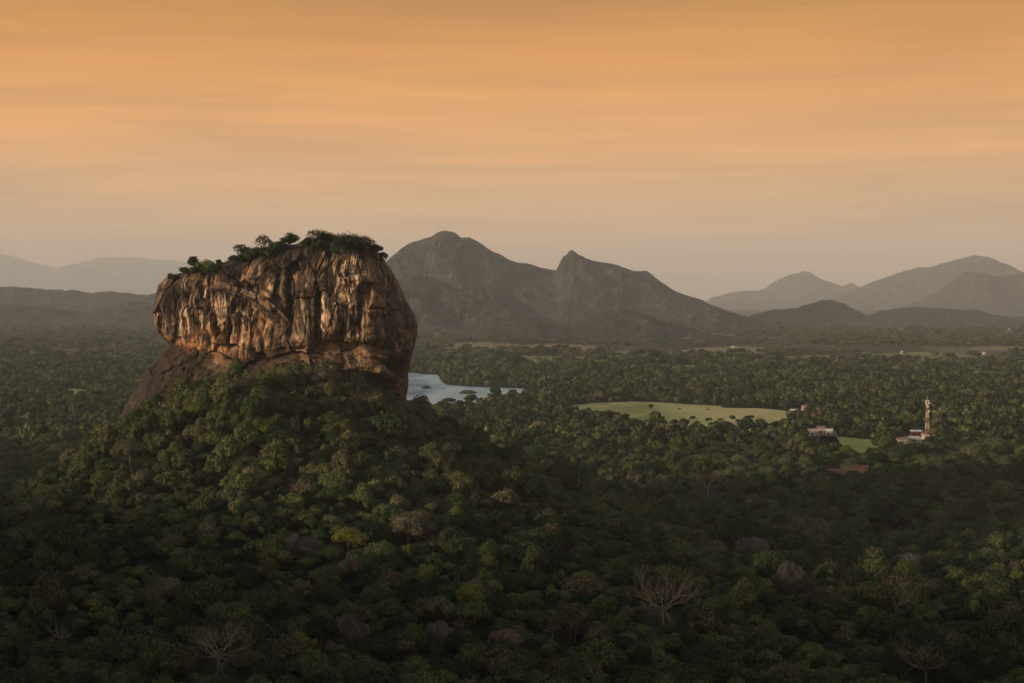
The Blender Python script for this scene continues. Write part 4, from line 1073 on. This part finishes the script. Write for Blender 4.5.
# palms along the near edge of the meadow
def palm_tree(q, h, seed, label):
    rg = np.random.default_rng(seed); o = empty('palm_tree', q, rg.uniform(0, 6))
    MB().tube([(0, 0, -.5), (.3, 0, h*.5), (.5, .2, h)], [.35, .26, .2], 6).build('trunk', mat_bark, o, smooth=True)
    c = MB()
    for k in range(18):
        a_ = 2*PI*k/18+rg.uniform(-.2, .2); L_ = 4.4*rg.uniform(.85, 1.1); rise = rg.uniform(.2, 1.0); prev = None
        dx, dy = math.cos(a_), math.sin(a_)
        for s_ in range(6):
            f_ = s_/5; r_ = L_*f_; z_ = h+rise*r_*.7-.42*r_*r_*.55; wd = 1.25*math.sin(PI*min(.97, f_*.9+.08))
            l_, r2 = Vector((.5+dx*r_-dy*wd, .2+dy*r_+dx*wd, z_-.25)), Vector((.5+dx*r_+dy*wd, .2+dy*r_-dx*wd, z_-.25)); md_ = Vector((.5+dx*r_, .2+dy*r_, z_+.1))
            if prev: c.poly([prev[0], prev[2], md_, l_], [(0, 1, 2, 3)]); c.poly([prev[2], prev[1], r2, md_], [(0, 1, 2, 3)])
            prev = (l_, r2, md_)
    c.build('crown', mat_leaf_dark, o)
    return tag(o, label, 'palm tree', 'palm trees on the near edge of the meadow')
for i, (px_, py_) in enumerate([(675, 432), (684, 434), (693, 434.5), (697, 435.5), (708, 435), (711, 436), (720, 434), (733, 434), (739, 433.5), (751, 432)]):
    palm_tree(on_plain(px_, py_), 14+8*((i*7) % 5)/5, 60+i, 'dark palm in the loose row of palms along the near edge of the pale meadow')

# ------------------------------------------------------------------ buildings
mat_white = plain_mat('white_render', (.42, .37, .32), var=.1, scale=.3)
mat_whiteroof = plain_mat('pale_sheet_roof', (.50, .48, .46), rough=.6, var=.08, scale=.3)
mat_redroof = plain_mat('red_tile_roof', (.075, .033, .028), var=.25, scale=.8)
mat_terra = plain_mat('terracotta_roof', (.24, .15, .105), var=.2, scale=.6)
mat_glass = plain_mat('dark_window', (.03, .03, .035), rough=.3, var=.1)
def house(px_, py_, wpx, depth, h, rh, roof, wall, label, rz=0.0, cat='house', nwin=3, z=0.0, name='house', zoff=0.0):
    q = on_plain(px_, py_, z); W = wpx*q[1]/F
    o = empty(name, (q[0], q[1], z), rz)
    wl = MB().box((0, 0, h/2-.5), (W, depth, h+1)).build('wall', wall, o)
    e = .7
    rb = MB().poly([(-W/2-e, -depth/2-e, h-.1), (W/2+e, -depth/2-e, h-.1), (W/2+e, depth/2+e, h-.1), (-W/2-e, depth/2+e, h-.1), (-W/2-e*.4, 0, h+rh), (W/2+e*.4, 0, h+rh)],
                   [(0, 1, 5, 4), (2, 3, 4, 5), (0, 4, 3), (1, 2, 5), (3, 2, 1, 0)]).build('roof', roof, o)
    for k in range(nwin):
        x_ = -W/2+W*(k+.5)/nwin+.3
        MB().box((x_, -depth/2-.04, h*.52), (min(1.6, W/nwin*.4), .16, h*.3)).build('window', mat_glass, o)
    MB().box((-W/2+W*.5/nwin+W*.22, -depth/2-.04, h*.33), (1.1, .18, h*.62)).build('door', mat_iron, o)
    return tag(o, label, cat)
house(797, 413.5, 12, 9, 4.2, 1.8, mat_whiteroof, mat_iron, 'long low shed with white roof at the right end of the pale meadow', name='shed', cat='shed')
house(805, 410, 6, 8, 5, 2.0, mat_terra, mat_white, 'small pale house behind the long white-roofed shed')
house(812, 436, 8, 8, 6, 2.2, mat_white, mat_white, 'cream house, leftmost of the hamlet beside the small green lawn', rz=.2)
house(821, 434.5, 8, 8, 7, 2.4, mat_terra, mat_white, 'house with terracotta roof in the middle of the hamlet by the lawn')
house(829, 435.5, 7, 8, 5.5, 2.2, mat_whiteroof, mat_white, 'pale house, rightmost of the hamlet beside the small green lawn', rz=-.15)
house(916, 437.5, 10, 9, 7, 1.5, mat_whiteroof, mat_iron, 'dark-walled building with bright white roof left of the red and white mast', name='building', cat='building')
house(902, 443.5, 10, 8, 4.5, 2.0, mat_terra, mat_white, 'low building with terracotta roof, leftmost in the yard by the mast', name='building', cat='building', rz=.08)
house(914, 442.8, 10, 8, 5, 2.2, mat_white, mat_white, 'low pale building in front of the white-roofed one near the mast', name='building', cat='building', rz=.15)
house(925, 439.5, 6, 7, 6, 2.0, mat_terra, mat_white, 'small terracotta-roofed building right at the foot of the mast', name='building', cat='building', rz=.3)
house(836, 480.5, 18, 9, 7, 3.0, mat_redroof, mat_brick, 'building with long dark red roof, left one of the red-roofed pair in the forest')
house(860, 479, 16, 9, 9, 3.0, mat_redroof, mat_brick, 'building with brighter red roof, right one of the red-roofed pair in the forest', rz=-.25)
specks = [(545, 375, 'tiny white house across the lake, in the trees to its right'), (738, 388, 'tiny white house in the trees above the right end of the meadow'), (672, 388, 'tiny white house in the trees above the pale meadow'),
          (984, 355, 'white building on the far plain near the right edge'), (770, 380, 'tiny pale house on the far plain right of the meadow'), (855, 385, 'tiny pale house on the plain above the small lawn'), (575, 399, 'tiny pale house left of the meadow, amid trees'),
          (1008, 331, 'long pale building at the foot of the mountains on the far right'), (733, 349, 'long pale building in the far farmland under the mountains'), (741, 381, 'very small white house in woodland on the right plain'), (902, 354, 'small white-roofed house on the far plain among fields')]
for i, (a_, c_, lb_) in enumerate(specks):
    q = on_plain(a_, c_); wide = 1.8 if i not in (7, 8) else 3.5
    house(a_, c_, wide, 9+q[1]/1500, 4.5+q[1]/2500, 1.5+q[1]/4000, mat_whiteroof, mat_white, lb_, nwin=2)

# ------------------------------------------------------------------ lattice mast
mq = on_plain(927, 440); mo = empty('radio_mast', (mq[0], mq[1], 0))
mat_mred = plain_mat('mast_red', (.30, .17, .14), var=.1); mat_mwhite = plain_mat('mast_white', (.60, .52, .46), var=.1)
HM = 42.0
def mast_w(z): return 1.3*(1-z/HM)+.65
zb = np.linspace(0, HM, 8)
for s_ in range(7):
    mb_ = MB(); z0_, z1_ = zb[s_], zb[s_+1]; nseg = 3
    for k in range(nseg):
        za, zc = z0_+(z1_-z0_)*k/nseg, z0_+(z1_-z0_)*(k+1)/nseg; wa, wc = mast_w(za), mast_w(zc)
        cs = [(-1, -1), (1, -1), (1, 1), (-1, 1)]
        for i in range(4):
            a_, c_ = cs[i], cs[(i+1) % 4]
            A0, A1 = (a_[0]*wa, a_[1]*wa, za), (a_[0]*wc, a_[1]*wc, zc); B0, B1 = (c_[0]*wa, c_[1]*wa, za), (c_[0]*wc, c_[1]*wc, zc)
            mb_.tube([A0, A1], .2, 4); mb_.tube([A0, B1], .1, 3); mb_.tube([B0, A1], .1, 3); mb_.tube([A1, B1], .1, 3)
    sct = mb_.build('lattice_section', (mat_mred if s_ % 2 == 1 else mat_mwhite), mo)
for k, (dx, dy, z_) in enumerate(((-1.6, -.9, 39), (1.6, -.8, 39.5), (0, -1.5, 36), (1.2, -1.1, 31))):
    MB().tube([(dx, dy, z_), (dx, dy-1.0, z_)], [1.0, 1.2], 14).build('dish_antenna', mat_mwhite, mo)
for k in range(6):
    an = k*PI/3; MB().box((1.9*math.cos(an), 1.9*math.sin(an), 41.5), (.45, .45, 2.6), an).build('panel_antenna', mat_mwhite, mo)
MB().tube([(0, 0, HM), (0, 0, HM+4)], .12, 5).build('spire', mat_mwhite, mo)
MB().tube([(0, 0, HM-2.2), (0, 0, HM-1.9)], 2.0, 12).build('platform', mat_iron, mo)
tag(mo, 'tall red and white lattice mast standing above the forest on the right', 'radio mast')
